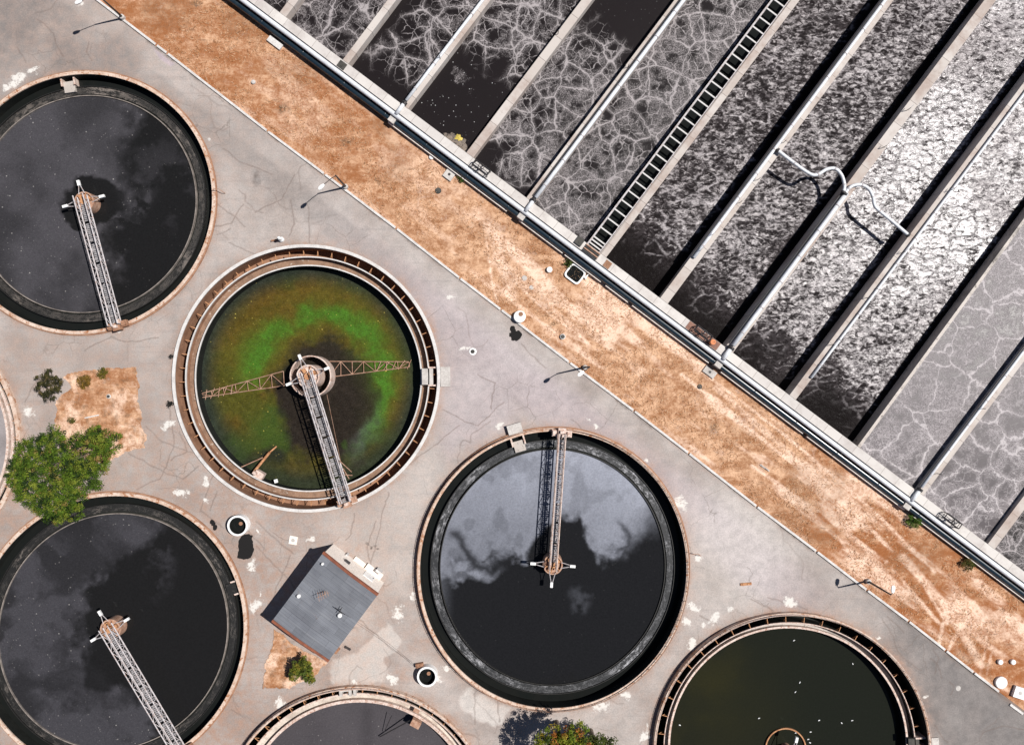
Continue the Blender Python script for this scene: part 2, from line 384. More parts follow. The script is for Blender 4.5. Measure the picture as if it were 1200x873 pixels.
# ------------------------------------------------------------------ tanks: plan ovals
class Oval:
    def __init__(s, px, py, ra, rb, rot, z):
        k = (D-z)/D*.1
        s.c = W(px, py, z); s.a = ra*k; s.b = rb*k; s.rot = -R(rot)
        s.px, s.py, s.ra, s.rb, s.rd = px, py, ra, rb, R(rot)
    def pt(s, an, off=0.0):
        x = (s.a-off)*math.cos(an); y = (s.b-off)*math.sin(an)
        ca, sa = math.cos(s.rot), math.sin(s.rot)
        return (s.c[0]+x*ca-y*sa, s.c[1]+x*sa+y*ca)
    def ang(s, px, py):
        """parameter angle whose rim point lies towards a plan point"""
        x, y = W(px, py, 0); dx, dy = x-s.c[0], y-s.c[1]
        ca, sa = math.cos(-s.rot), math.sin(-s.rot)
        lx, ly = dx*ca-dy*sa, dx*sa+dy*ca
        return math.atan2(ly/s.b, lx/s.a)
    def dist(s, x, y):
        ca, sa = math.cos(-s.rot), math.sin(-s.rot); dx, dy = x-s.c[0], y-s.c[1]
        lx, ly = dx*ca-dy*sa, dx*sa+dy*ca
        return (np.sqrt((lx/s.a)**2+(ly/s.b)**2)-1)*(s.a+s.b)/2
OV = {
 1: Oval(96.0, 237.5, 158, 152.5, 146, .3), 2: Oval(358.6, 443.4, 157.3, 157.0, 0, .3),
 3: Oval(127.8, 742.5, 167.5, 159.5, -58, .3), 4: Oval(648.2, 667.5, 166.0, 159.8, -83, .7),
 5: Oval(418.5, 966.1, 161.5, 161.5, 0, .7), 6: Oval(928.8, 881.3, 163.0, 163.0, 0, .7),
 7: Oval(-126, 517.5, 149.5, 149.5, 0, .5)}

# ------------------------------------------------------------------ ground
KA, KB = (100.0, -10.5), (1171.0, 810.0)       # kerb line
def kerb_side(px, py):                          # >0 on the dry earth side
    dx, dy = KB[0]-KA[0], KB[1]-KA[1]; L = math.hypot(dx, dy)
    return ((px-KA[0])*dy - (py-KA[1])*dx)/L
def build_yard():
    st = .10
    xs = np.arange(-66, 66+st, st); ys = np.arange(-49.5, 49.5+st, st)
    X, Y = np.meshgrid(xs, ys); nx, ny = len(xs), len(ys)
    px = X*10+600; py = 436.5-Y*10
    w = np.zeros_like(X); k = np.zeros_like(X); r = np.zeros_like(X); lp = np.zeros_like(X); lav = np.zeros_like(X)
    dk = np.zeros_like(X); blot = np.zeros_like(X); gr = np.zeros_like(X)
    n1 = fbm(px/22, py/22, 5, 1); n2 = fbm(px/9, py/9, 4, 2); n3 = fbm(px/90, py/90, 5, 3)
    wx = px+(fbm(px/14, py/14, 4, 4)-.5)*16; wy = py+(fbm(px/14, py/14, 4, 5)-.5)*16
    def blob(cx, cy, rx, ry=None, rot=0, soft=.5):
        ry = ry or rx; c_, s_ = math.cos(R(rot)), math.sin(R(rot))
        dx, dy = wx-cx, wy-cy; d = np.sqrt(((dx*c_+dy*s_)/rx)**2+((-dx*s_+dy*c_)/ry)**2)
        return 1-sm(1-soft, 1+soft, d)
    for s_ in [(20,95,17,9,-35),(40,83,9,8,0),(8,104,8,6,0),(33,481,10,8,0),(197,497,7,8,0),(213,580,11,7,20),(242,566,7,6,0),(240,587,5,4,0),
               (294,664,8,9,0),(300,708,8,10,0),(2,705,5,8,0),(459,798,8,8,0),(470,718,8,7,0),(482,698,6,5,0),(526,783,8,5,20),
               (585,496,7,5,-20),(699,500,6,5,0),(797,588,8,9,0),(821,652,9,7,30),(812,711,9,6,0),(838,726,9,8,-40),(858,715,5,5,0),
               (803,730,6,6,0),(826,731,5,5,0),(814,755,8,10,0),(706,829,15,7,-10),(733,815,6,6,0),(757,862,6,11,15),(928,705,9,8,0),
               (530,347,7,5,-30),(329,826,8,7,0),(1028,748,5,3,30),(1083,812,4,2,0),(366,630,5,5,0),(304,625,3,3,0),(545,411,7,4,0),
               (94,4,6,3,-30),(139,386,6,5,0),(417,800,6,4,0),(510,794,7,8,0),(303,692,3,5,0),(688,494,3,3,0),(760,540,4,5,0)]:
        w = np.maximum(w, blob(s_[0], s_[1], s_[2]*.80, s_[3]*.80, s_[4], .75))
    # repair patches and tone areas
    def poly(pts, soft=2.5, wob=True):
        ax, ay = (wx, wy) if wob else (px, py)
        d = np.full_like(X, 1e9); ins = np.zeros(X.shape, bool)
        m = len(pts)
        for i in range(m):
            x1, y1 = pts[i]; x2, y2 = pts[(i+1) % m]
            ex, ey = x2-x1, y2-y1; t = np.clip(((ax-x1)*ex+(ay-y1)*ey)/(ex*ex+ey*ey), 0, 1)
            d = np.minimum(d, np.hypot(ax-x1-t*ex, ay-y1-t*ey))
            c_ = ((y1 > ay) != (y2 > ay)) & (ax < (x2-x1)*(ay-y1)/(y2-y1+1e-9)+x1); ins ^= c_
        return sm(-soft, soft, np.where(ins, d, -d))
    lp = np.maximum(lp, poly([(417,765),(440,745),(455,730),(463,738),(472,745),(467,762),(456,770),(450,800),(430,806),(398,806),(385,795),(387,775)])*.85)
    lp = np.maximum(lp, poly([(545,806),(570,816),(596,832),(588,848),(570,850),(548,838),(539,822)])*.8)
    lp = np.maximum(lp, poly([(1090,810),(1135,815),(1130,850),(1120,880),(1085,880)])*.35)
    lp = np.maximum(lp, poly([(330,560),(420,600),(500,520),(530,560),(490,640),(470,700),(430,660),(395,625)], 25)*.35)
    lp = np.maximum(lp, sm(0,1,1-np.hypot((px-840)/170, (py-640)/90))*.5)
    band = -kerb_side(px, py)
    lav = sm(10, 40, band)*(1-sm(62, 100, band))*sm(330, 520, px)*(1-sm(880, 1010, px))*(.55+.5*n3)
    lav = np.maximum(lav, poly([(505,400),(600,400),(640,440),(600,500),(520,540),(515,480)], 22)*.7)
    lav = lav*.6; lav = np.maximum(lav, poly([(178,55),(205,75),(200,78),(188,70)], 1.5, False)*1.0)
    dk = poly([(-70,-70),(95,-70),(70,-8),(45,25),(20,60),(-70,100)], 14)*(.55+.45*n1)
    dk = np.maximum(dk, sm(.40,.64,n3)*(1-sm(150, 420, px))*(1-sm(60,240,py))*.6)
    dk = np.maximum(dk, sm(990, 1090, px+(n3-.5)*90)*(.62+.5*n1)); dk = np.maximum(dk, sm(900,1150,px)*.45)
    strip = sm(22,30,band)*(1-sm(46,60,band))*(1-sm(330,560,px))*.35*(.5+n1); dk = np.maximum(dk, strip)
    dk = np.maximum(dk, blob(300,210,6,9,0,.8)*.5)
    # warm stain round the tanks and in the lower left
    d = np.full_like(X, 99.)
    for q in OV.values(): d = np.minimum(d, np.abs(q.dist(X, Y)))
    r = np.exp(-d/.55)*1.0*(.45+.9*n1) + np.exp(-d/2.0)*.30*(.4+n1)
    r = np.maximum(r, (1-sm(300, 620, px))*sm(360, 600, py)*.95*(.35+1.2*n3))
    r = np.maximum(r, .45*(1-sm(200,380,px))*(.3+n3)); r = np.maximum(r, np.exp(-np.abs(band-1)/3.0)*sm(.40,.62,n1)*.9)
    for b_ in [(500,752,24,20,0),(470,790,20,12,0),(300,640,18,9,0),(385,780,16,30,20),(312,655,7,6,0),(445,690,9,12,20),(470,830,60,8,20),(412,655,10,8,0),(420,640,6,5,0)]:
        r = np.maximum(r, blob(*b_, .9)*.75)
    # cracks
    def crack_or_shadow(pts, wd=.9, s0=1.0):
        nonlocal k
        wd = max(wd, .70); s0 *= .8
        for (x1,y1),(x2,y2) in zip(pts[:-1], pts[1:]):
            bx0, bx1 = min(x1,x2)-8, max(x1,x2)+8; by0, by1 = min(y1,y2)-8, max(y1,y2)+8
            i0, i1 = np.searchsorted(xs, ((bx0-600)/10, (bx1-600)/10)); j0, j1 = np.searchsorted(ys, ((436.5-by1)/10, (436.5-by0)/10))
            if i1 <= i0 or j1 <= j0: continue
            sl = (slice(j0,j1), slice(i0,i1)); ax = px[sl]+(n2[sl]-.5)*4; ay = py[sl]+(n1[sl]-.5)*8
            ex, ey = x2-x1, y2-y1; L2 = ex*ex+ey*ey+1e-9
            t = np.clip(((ax-x1)*ex+(ay-y1)*ey)/L2, 0, 1); dd = np.hypot(ax-x1-t*ex, ay-y1-t*ey)
            k[sl] = np.maximum(k[sl], s0*(1-sm(wd*.5, wd*1.5, dd)))
    for pts in [[(44,22),(62,40),(66,55),(75,66)],[(20,55),(30,72)],[(105,50),(101,62),(107,70)],[(255,275),(270,268)],[(268,285),(300,298),(330,312)],
                [(262,175),(280,190),(300,196),(318,205)],[(361,238),(363,286)],[(340,232),(345,262),(338,276)],[(300,250),(330,232),(345,205)],[(255,240),(288,265)],
                [(252,265),(270,262),(285,240)],[(100,410),(130,395),(150,402),(185,396)],[(30,470),(42,450),(60,436)],[(197,470),(205,520),(188,560),(160,575)],
                [(150,530),(175,545),(215,560),(232,545)],[(172,500),(190,520),(230,530)],[(250,555),(235,600),(262,620)],[(415,600),(412,625),(405,632)],[(440,610),(430,640),(436,668)],
                [(200,540),(220,528),(210,505)],[(255,575),(246,600)],[(300,640),(330,668),(345,690)],[(288,620),(312,645)],[(455,575),(437,650),(425,680)],[(475,545),(500,530),(540,498)],
                [(560,440),(580,450),(575,478)],[(520,480),(560,500),(590,470)],[(610,405),(640,430)],[(900,700),(945,715)],[(820,720),(838,733)],[(880,700),(908,718)],
                [(1090,770),(1100,780),(1104,795)],[(1094,760),(1100,772),(1096,790)],[(1113,800),(1118,806),(1114,815)],[(1150,860),(1175,850),(1200,855)],[(1095,850),(1110,870)],
                [(1040,720),(1060,740)],[(320,845),(300,858)],[(270,830),(287,843)]]:
        crack_or_shadow(pts, .55, .62)
    rr = random.Random(5)
    for i in range(150):
        x, y = rr.uniform(-20, 1200), rr.uniform(-20, 880)
        if kerb_side(x, y) > -6: continue
        a = rr.uniform(0, 2*PI); pts = [(x,y)]
        for j in range(rr.randint(3, 9)):
            a += rr.gauss(0, .55); x += 9*math.cos(a); y += 9*math.sin(a); pts.append((x,y))
        crack_or_shadow(pts, rr.uniform(.30,.55), rr.uniform(.2,.6))
    # straight slab joints, led by the overhead cable's shadow painted as a line
    for pts in [[(405,715),(480,775)],[(340,650),(320,700)],[(300,610),(345,650)]]: crack_or_shadow(pts, .4, .6)
    # gutter grime along the kerb
    gr = np.exp(-np.abs(band-2.6)/1.1)*sm(.47,.60, fbm(px/30, py/30, 4, 9))*1.0
    gr = np.maximum(gr, np.exp(-np.abs(band-1.6)/.7)*.5)
    gr = np.maximum(gr, blob(721,783,3,4,0,.5)); gr = np.maximum(gr, blob(300,212,4,7,0,.8)*.7)
    for b_ in [(414,736,4,2.5,20),(441,636,2.5,2,0),(446,641,2.5,2,0),(435,640,2,2,0)]: gr = np.maximum(gr, blob(*b_, .6))
    # hard-edged black blots on the paving
    def hard(cx, cy, rx, ry, rot=0):
        return blob(cx, cy, rx, ry, rot, .12)
    blot = np.maximum.reduce([hard(600,391,8.5,7.5), hard(598,384,4.5,6), hard(286,643,9.5,16,8), hard(290,635,6,7), hard(250,611,3.6,4.2), hard(255,616,4.0,3.8)])
    # openings for the tanks; nothing beyond the kerb
    keep = np.ones((ny-1, nx-1), bool)
    xc = (xs[:-1]+xs[1:])/2; yc = (ys[:-1]+ys[1:])/2; XC, YC = np.meshgrid(xc, yc)
    for q in OV.values(): keep &= q.dist(XC, YC) > -.20
    keep &= kerb_side(XC*10+600, 436.5-YC*10) < 1.5
    F = grid_idx(nx, ny)[keep.ravel()]
    Z = (n3-.5)*.05 + (fbm(px/150, py/150, 3, 8)-.5)*.04
    V = np.stack([X, Y, Z-.02], -1).reshape(-1, 3)
    used = np.unique(F); re = np.full(len(V), -1); re[used] = np.arange(len(used))
    sel = lambda *a: np.stack([q.ravel() for q in a], -1)[used]
    o = grid_mesh('yard_paving', V[used], re[F], M['yard'], {'M1': sel(w,k,np.clip(r,0,1)), 'M2': sel(np.clip(lp,0,1),np.clip(lav,0,1),np.clip(dk,0,1)), 'M3': sel(blot,np.clip(gr,0,1),blot*0)})
    tag(o, kind='structure')
build_yard()

def build_earth():
    st = .15; U = np.arange(-700, 1000, 1.5); V_ = np.arange(-2, 168, 1.5)      # strip between kerb and basin, survey frame of the basin
    A, B = np.meshgrid(U, V_); nx, ny = len(U), len(V_)
    px = 600+.8*A+.6*B; py = 436+.6*A-.8*B
    n1 = fbm(px/30, py/30, 5, 21); n2 = fbm(A/60, B/12, 5, 22); n3 = fbm(px/7, py/7, 4, 23)
    t1 = np.zeros_like(A)
    def track(pts, wd, amt):
        nonlocal t1
        for (x1,y1),(x2,y2) in zip(pts[:-1], pts[1:]):
            ex, ey = x2-x1, y2-y1; t = np.clip(((px-x1)*ex+(py-y1)*ey)/(ex*ex+ey*ey), 0, 1)
            dd = np.hypot(px-x1-t*ex+(n1-.5)*7, py-y1-t*ey+(n1-.5)*7)
            t1 = np.maximum(t1, 1.25*amt*(1-sm(wd*.4, wd*1.4, dd))*(.6+.7*n3))
    for pts, wd, a in [([(568,275),(575,320),(582,352)],1.6,.9),([(578,270),(590,320),(600,350)],1.6,.9),([(590,290),(602,330),(640,365),(700,410)],1.6,.7),([(572,262),(600,345)],7,.5),
                    ([(800,440),(900,520),(1000,600),(1080,680),(1110,730)],2.4,.95),([(815,430),(920,510),(1020,595),(1095,670)],2.2,.95),([(880,545),(960,600),(1040,660),(1100,730)],2.2,.8),
                    ([(1128,700),(1105,730),(1100,760)],2.2,.9),([(1140,704),(1128,730),(1112,760)],2.0,.85),([(1060,655),(1100,700),(1130,745),(1150,780)],5,.7),([(1150,725),(1180,740),(1200,750)],14,.5),
                    ([(840,455),(940,545),(980,575)],4,.6),([(560,250),(640,330)],9,.4),([(690,330),(760,370),(830,440)],7,.5),([(1155,745),(1150,790)],1.5,.7),([(1162,745),(1158,790)],1.5,.6)]:
        track(pts, wd, a)
    t1 = np.clip(t1 + .60*sm(.45,.66,n2)*sm(-220, 60, A) + .30*sm(.50,.66,n2), 0, 1)
    t2 = np.clip(1.1-sm(-380, -130, A), 0, 1)*.68 + sm(300, 460, A)*.95*(.7+.8*n1)
    t2 = np.maximum(t2, (1-sm(30, 75, B))*.35); t2 = np.clip(t2*(.5+n1), 0, 1)
    t3 = np.zeros_like(A)
    for x, y, rx in [(334,128,8),(228,6,6),(408,166,6),(835,502,9),(445,212,5),(650,380,5),(1080,800,5)]:
        t3 = np.maximum(t3, 1-sm(.3, 1.2, np.hypot(px-x+(n1-.5)*20, py-y+(n3-.5)*12)/rx))
    t3 = np.maximum(t3, sm(.58,.72, fbm(px/60, py/60, 5, 31))*.35)
    t3 = np.maximum(t3, np.exp(-np.abs(B-146)/2.5)*sm(380, 560, A)*.8)
    Z = .03+(n1-.5)*.12+(n3-.5)*.05
    k = kerb_side(px, py); Z = np.where(k < 6, np.minimum(Z, .02), Z)
    F = grid_idx(nx, ny)
    kc = (k[:-1,:-1]+k[1:,1:])/2
    F = F[(kc > -.5).ravel()]
    s_ = .1
    P = np.stack([(px-600)*s_, (436.5-py)*s_, Z], -1).reshape(-1,3)
    used = np.unique(F); re = np.full(len(P), -1); re[used] = np.arange(len(used))
    sel = lambda *a: np.stack([q.ravel() for q in a], -1)[used]
    o = grid_mesh('dry_ground', P[used], re[F], M['earth'], {'M1': sel(t1,t2,t3)}); tag(o, kind='structure')
build_earth()
# small earth beds let into the yard
def bed(pts, name):
    x0, x1 = min(p[0] for p in pts)-3, max(p[0] for p in pts)+3; y0, y1 = min(p[1] for p in pts)-3, max(p[1] for p in pts)+3
    xs = np.arange(x0, x1, 1.0); ys = np.arange(y0, y1, 1.0); X, Y = np.meshgrid(xs, ys)
    ax = X+(fbm(X/9, Y/9, 3, 41)-.5)*7; ay = Y+(fbm(X/9, Y/9, 3, 42)-.5)*7
    ins = np.zeros(X.shape, bool); m = len(pts)
    for i in range(m):
        xa, ya = pts[i]; xb, yb = pts[(i+1) % m]
        ins ^= ((ya > ay) != (yb > ay)) & (ax < (xb-xa)*(ay-ya)/(yb-ya+1e-9)+xa)
    F = grid_idx(len(xs), len(ys))[(ins[:-1,:-1] & ins[1:,1:]).ravel()]
    n1 = fbm(X/18, Y/18, 4, 43); n3 = fbm(X/5, Y/5, 4, 44)
    P = np.stack([(X-600)*.1, (436.5-Y)*.1, .045+(n3-.4)*.06], -1).reshape(-1,3)
    used = np.unique(F); re = np.full(len(P), -1); re[used] = np.arange(len(used))
    c = np.stack([sm(.45,.65,n1).ravel()*.7, (.35+0*n1).ravel(), (sm(.55,.7,n3)*.6).ravel()], -1)[used]
    tag(grid_mesh(name, P[used], re[F], M['earth'], {'M1': c}), kind='structure')
bed([(72,440),(110,432),(160,428),(163,460),(166,500),(172,512),(168,526),(150,530),(128,541),(100,545),(70,520),(63,500),(66,470),(82,455)], 'dry_ground')
bed([(322,738),(350,758),(384,776),(372,790),(352,800),(334,808),(306,808),(310,780),(318,760)], 'dry_ground')
# the land round about
mb = MB()
for a, b, c_, d in (((-900,-900),(900,-900),(900,-49),(-900,-49)),((-900,49),(900,49),(900,900),(-900,900)),((-900,-49),(-65,-49),(-65,49),(-900,49)),((110,-49),(900,-49),(900,49),(110,49))):
    i = len(mb.v); mb.v += [(*p, -.12) for p in (a,b,c_,d)]; mb.f.append((i,i+1,i+2,i+3))
tag(mb.build('ground', M['far']), kind='structure')

# kerb: white painted, in lengths with open joints
mb = MB(); joints = [0, .078, .09, .2, .262, .34, .41, .455, .53, .60, .66, .735, .80, .855, .90, .941, .972, 1.0]
for t0, t1 in zip(joints[:-1], joints[1:]):
    def kp(t, o): 
        dx, dy = KB[0]-KA[0], KB[1]-KA[1]; L = math.hypot(dx,dy); t = t if 0 < t < 1 else t
        wob = .5*math.sin(t*23)+.3*math.sin(t*57)
        return W(KA[0]+dx*t+dy/L*(o+wob), KA[1]+dy*t-dx/L*(o+wob))
    e = .0009; a, b = t0+e, t1-e
    mb.quadbox(kp(a,-1.3), kp(b,-1.3), kp(b,1.3), kp(a,1.3), -.1, .16)
mb.quadbox(W(1184,823.5), W(1199,834.5), W(1197.5,837), W(1182.5,826), -.1, .14)
tag(mb.build('kerb', M['white_paint']), kind='structure')

# ------------------------------------------------------------------ pool surfaces
def pool(E, off, z, colour, mat):
    nr, na = 130, 760
    rr = np.linspace(0.001, 1, nr)[:, None]; an = np.linspace(0, 2*PI, na, endpoint=False)[None, :]
    lx = (E.a-off)*rr*np.cos(an); ly = (E.b-off)*rr*np.sin(an); ca, sa = math.cos(E.rot), math.sin(E.rot)
    X = E.c[0]+lx*ca-ly*sa; Y = E.c[1]+lx*sa+ly*ca
    k = D/(D-z)*10; px = X*k+600; py = 436.5-Y*k
    col, m1 = colour(px, py, np.broadcast_to(rr, X.shape), X, Y)
    V = np.stack([X, Y, np.full_like(X, z)], -1).reshape(-1, 3)
    a = np.arange(nr*na).reshape(nr, na); b = np.roll(a, -1, 1)
    F = np.stack([a[:-1], a[1:], b[1:], b[:-1]], -1).reshape(-1, 4)
    o = grid_mesh('water', V, F, mat, {'Col': col.reshape(-1, 3), 'M1': m1.reshape(-1, 3)})
    tag(o, kind='structure'); return o
def frag(px, py, s_, k, seed): return (fbm(px/s_, py/s_, 5, seed)-.5)*k
def pal(t, a, b): return a[None,None,:]*(1-t[...,None]) + b[None,None,:]*t[...,None]
C_ = lambda *c: np.array(c, np.float32)
BLACK = C_(.0115,.0113,.0116)
def col1(px, py, r, X, Y):
    wx = px+(fbm(px/30,py/30,5,51)-.5)*40; wy = py+(fbm(px/30,py/30,5,52)-.5)*40
    g = 1-sm(-20, 20, (wx-160) + (wy-120)*.10 + frag(px,py,9,34,151))                       # grey film to the west
    tail = 1-sm(-24, 18, (wx-122)-(370-wy)*.12 + frag(px,py,9,34,152))
    g = np.where(wy > 260, np.minimum(g, tail), g)
    hole = 1-sm(.85, 1.08, np.hypot((wx-108)/44, (wy-236)/31)); hole2 = 1-sm(.8,1.1, np.hypot((wx-90)/15,(wy-261)/7))
    g = g*(1-np.maximum(hole, hole2))
    n_ = fbm(px/26,py/26,6,53); wisps = sm(.48,.74,n_+frag(px,py,5,.30,153))*(1-sm(.5,1.3,np.hypot((px-190)/50,(py-215)/55)))*.36
    arc = np.exp(-((np.hypot(px-118,py-205)-57+(n_-.5)*30)/7)**2)*sm(140,160,px)*sm(205,235,py)*.75*sm(.35,.6,fbm(px/7,py/7,4,154))*(1-sm(250,290,py))
    g = np.clip(np.maximum.reduce([g*(.55+.75*sm(.3,.7,fbm(px/60,py/60,5,54))), wisps, arc]), 0, 1.2)
    ed = np.clip(1-(1-r)*14, 0, 1)*.0
    return pal(g, BLACK, C_(.048,.0455,.051)), np.stack([np.clip(g+.12,0,1), g, g*0], -1)
def col3(px, py, r, X, Y):
    wx = px+(fbm(px/34,py/34,6,61)-.5)*46; wy = py+(fbm(px/34,py/34,6,62)-.5)*46
    b = np.interp(py, [570,640,660,690,720,745,770,790,815,880], [205,175,135,105,88,86,98,122,158,175])
    g = 1-sm(-12, 12, wx-b+frag(px,py,9,26,161))
    wedge = 1-sm(.75, 1.15, np.hypot((wx-118)/26, (wy-785)/20)); g = g*(1-wedge*.9)
    n_ = fbm(px/30,py/30,6,63)
    wisp = sm(.46,.72,n_+frag(px,py,5,.3,163))*(1-sm(.5,1.2,np.hypot((px-186)/22,(py-650)/55)))*.45
    tone = .35+1.0*sm(.32,.68,fbm((px+(n_-.5)*60)/50,(py+(n_-.5)*60)/50,6,64)); tone = tone*(1-.35*(1-sm(595,640,py)))
    g = np.clip(np.maximum(g*tone, wisp), 0, 1)
    return pal(g, BLACK, C_(.044,.0425,.049)), np.stack([np.clip(g*1.1,0,1), g, g*0], -1)
def col4(px, py, r, X, Y):
    wx = px+(fbm(px/40,py/40,6,71)-.5)*46; wy = py+(fbm(px/40,py/40,6,72)-.5)*46
    b = np.interp(px, [500,520,540,570,600,625,650,680,700,730,760,790], [690,676,664,656,652,646,612,606,655,640,600,570])
    soft = np.interp(px, [500,640,700,800], [14,6,12,46])
    g = 1-sm(-1, 1, (wy-b+frag(px,py,7,22,171))/soft)
    # dark inlets and pale curls
    hole = 1-sm(.82,1.1,np.hypot((wx-662)/36,(wy-640)/33)); g = g*(1-hole)
    cut = np.exp(-((wy-(630+(wx-525)*.50+8*np.sin(wx/11)))/7.5)**2)*sm(516,530,wx)*(1-sm(596,610,wx)); g = g*(1-.82*cut)
    isl = (1-sm(.55,1.05,np.hypot((wx-556-(wy-662)*.6)/44,(wy-662)/17)))*(.55+.7*sm(.35,.6,fbm(px/9,py/9,5,176))); g = np.maximum(g, isl*(1-.9*cut))
    curl = (1-sm(.7,1.05,np.hypot((wx-712)/27,(wy-634)/26)))*(.45+.8*sm(.4,.6,fbm(px/12,py/12,5,73))); g = np.maximum(g, np.clip(curl,0,.95)*(.5+.8*fbm(px/5,py/5,4,172)))
    dd = np.exp(-((np.hypot(wx-722,wy-628)-14)/5)**2)*sm(715,730,wx)*.7; g = g*(1-dd)
    sq = (1-sm(.1,1.2,np.hypot((wx-683)/15,(wy-696)/17)))*.22*sm(.35,.6,fbm(px/14,py/14,5,78)); g = np.maximum(g, sq)
    left = (1-sm(505,535,px))*(1-sm(690,760,py))*.45; g = np.maximum(g, left)
    n_ = fbm(px/18,py/18,6,74); tone = .62+.62*fbm(px/70,py/70,5,75)-.20*sm(.52,.66,n_)+.20*(fbm((px+py*.3)/6,(py-px*.3)/30,5,79)-.5)
    light = .75+.35*(1-sm(540,640,py))
    g = np.clip(g*tone*light, 0, 1.1)
    return pal(g, C_(.0120,.0122,.0135), C_(.245,.258,.305)), np.stack([np.clip(g*.5+.05,0,1), np.clip(g,0,1), g*0], -1)
def col2(px, py, r, X, Y):
    wx = px+(fbm(px/36,py/36,6,81)-.5)*38; wy = py+(fbm(px/36,py/36,6,82)-.5)*38
    d = np.hypot(wx-360, wy-442); th = np.degrees(np.arctan2(-(py-442), px-360))     # 0 east, ccw
    n_ = fbm(px/24,py/24,6,83); n5 = fbm(px/8,py/8,4,84)
    olive = C_(.095,.070,.012); brown = C_(.090,.056,.010); teal = C_(.018,.026,.022); dark = C_(.0215,.0165,.0125); green = C_(.050,.165,.016); ydk=C_(.055,.062,.010)
    n7 = fbm(px/4,py/4,4,86); c = pal(sm(.34,.66,n_*.6+n5*.4), olive, brown); c = lerp(c, ydk[None,None,:], (sm(.5,.68,fbm(px/50,py/50,5,85))*.7)[...,None])
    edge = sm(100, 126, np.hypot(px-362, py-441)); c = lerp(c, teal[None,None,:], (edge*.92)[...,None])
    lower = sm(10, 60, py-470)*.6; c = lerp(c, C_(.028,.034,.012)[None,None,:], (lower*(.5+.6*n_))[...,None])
    # dark heart, drawn out to the south
    dh = np.hypot((wx-(392))/np.where(wx > 392, 62, 76), (wy-462)/np.where(wy < 462, 70, 84))
    heart = 1-sm(.80, 1.10, dh+frag(px,py,10,.34,181)); c = lerp(c, dark[None,None,:], heart[...,None])
    pur = np.exp(-((dh-.86)/.12)**2)*sm(395,430,px)*sm(455,500,py)*.9; c = lerp(c, C_(.065,.060,.068)[None,None,:], pur[...,None])
    # green comma
    an = np.array([-70,-50,-30,-10,10,30,50,70,90,105,120,140,160,185,200])
    rad = np.array([105,103,98,93,92,90,86,80,70,60,62,66,66,60,56.]); wd = np.array([4,7,10,12,14,15,14,12,10,9,13,17,17,12,6.]); am = np.array([0,.30,.60,.80,.85,.9,1,1,.9,.55,.9,1,1,.6,0])
    ra = np.interp(th, an, rad); wa = np.interp(th, an, wd); aa = np.interp(th, an, am)
    th2 = np.where(th < -90, th+360, th); ra = np.interp(th2, an, rad); wa = np.interp(th2, an, wd); aa = np.interp(th2, an, am, left=0, right=0)
    gm = np.exp(-np.abs((d-ra+(n5-.5)*8)/wa)**2.4)*aa; c = lerp(c, green[None,None,:], np.clip(gm*(.38+.8*n_+.9*(n5-.2)*n7*1.4),0,1)[...,None]); c = c*(.62+.76*n7*(.5+n5))[...,None]
    glow = np.exp(-((d-ra)/(wa*2.1))**2)*aa*.42; c = lerp(c, C_(.066,.086,.012)[None,None,:], glow[...,None])
    for x, y, q, am_ in [(310,498,26,.75),(330,515,16,.5),(283,520,18,.5),(408,522,7,.5),(318,530,20,-1)]:
        b_ = (1-sm(.3,1.15,np.hypot(wx-x, wy-y)/q))*abs(am_); c = lerp(c, (C_(.040,.082,.014) if am_ > 0 else C_(.020,.022,.014))[None,None,:], (b_*(.4+.8*n_))[...,None])
    sp = (1-heart)*(1-edge*.6)*sm(.35,.55,n_)*(.25+.75*(1-sm(440,560,py)))
    return c.astype(np.float32), np.stack([np.clip(sp,0,1), .35+0*sp, sp*0], -1)
def col6(px, py, r, X, Y):
    n_ = fbm(px/70,py/70,5,91); g = np.exp(-np.hypot((px-850)/70,(py-840)/70)**2)*.8*n_+ .25*sm(.45,.7,n_)
    return pal(np.clip(g,0,1), C_(.0110,.0125,.0090), C_(.026,.024,.009)), np.stack([g*0, .2+0*g, g*0], -1)
def col5(px, py, r, X, Y):
    n_ = fbm(px/34,py/34,6,95); g = .55+.6*n_-.35*np.exp(-((px-430)/9)**2)*sm(.4,.6,n_)
    return pal(np.clip(g,0,1), C_(.022,.020,.022), C_(.075,.068,.074)), np.stack([.5+0*g, .7+0*g, g*0], -1)
def col7(px, py, r, X, Y):
    n_ = fbm(px/20,py/20,6,97); return pal(n_, C_(.20,.18,.18), C_(.36,.33,.33)), np.stack([n_*0, .9+0*n_, n_*0], -1)

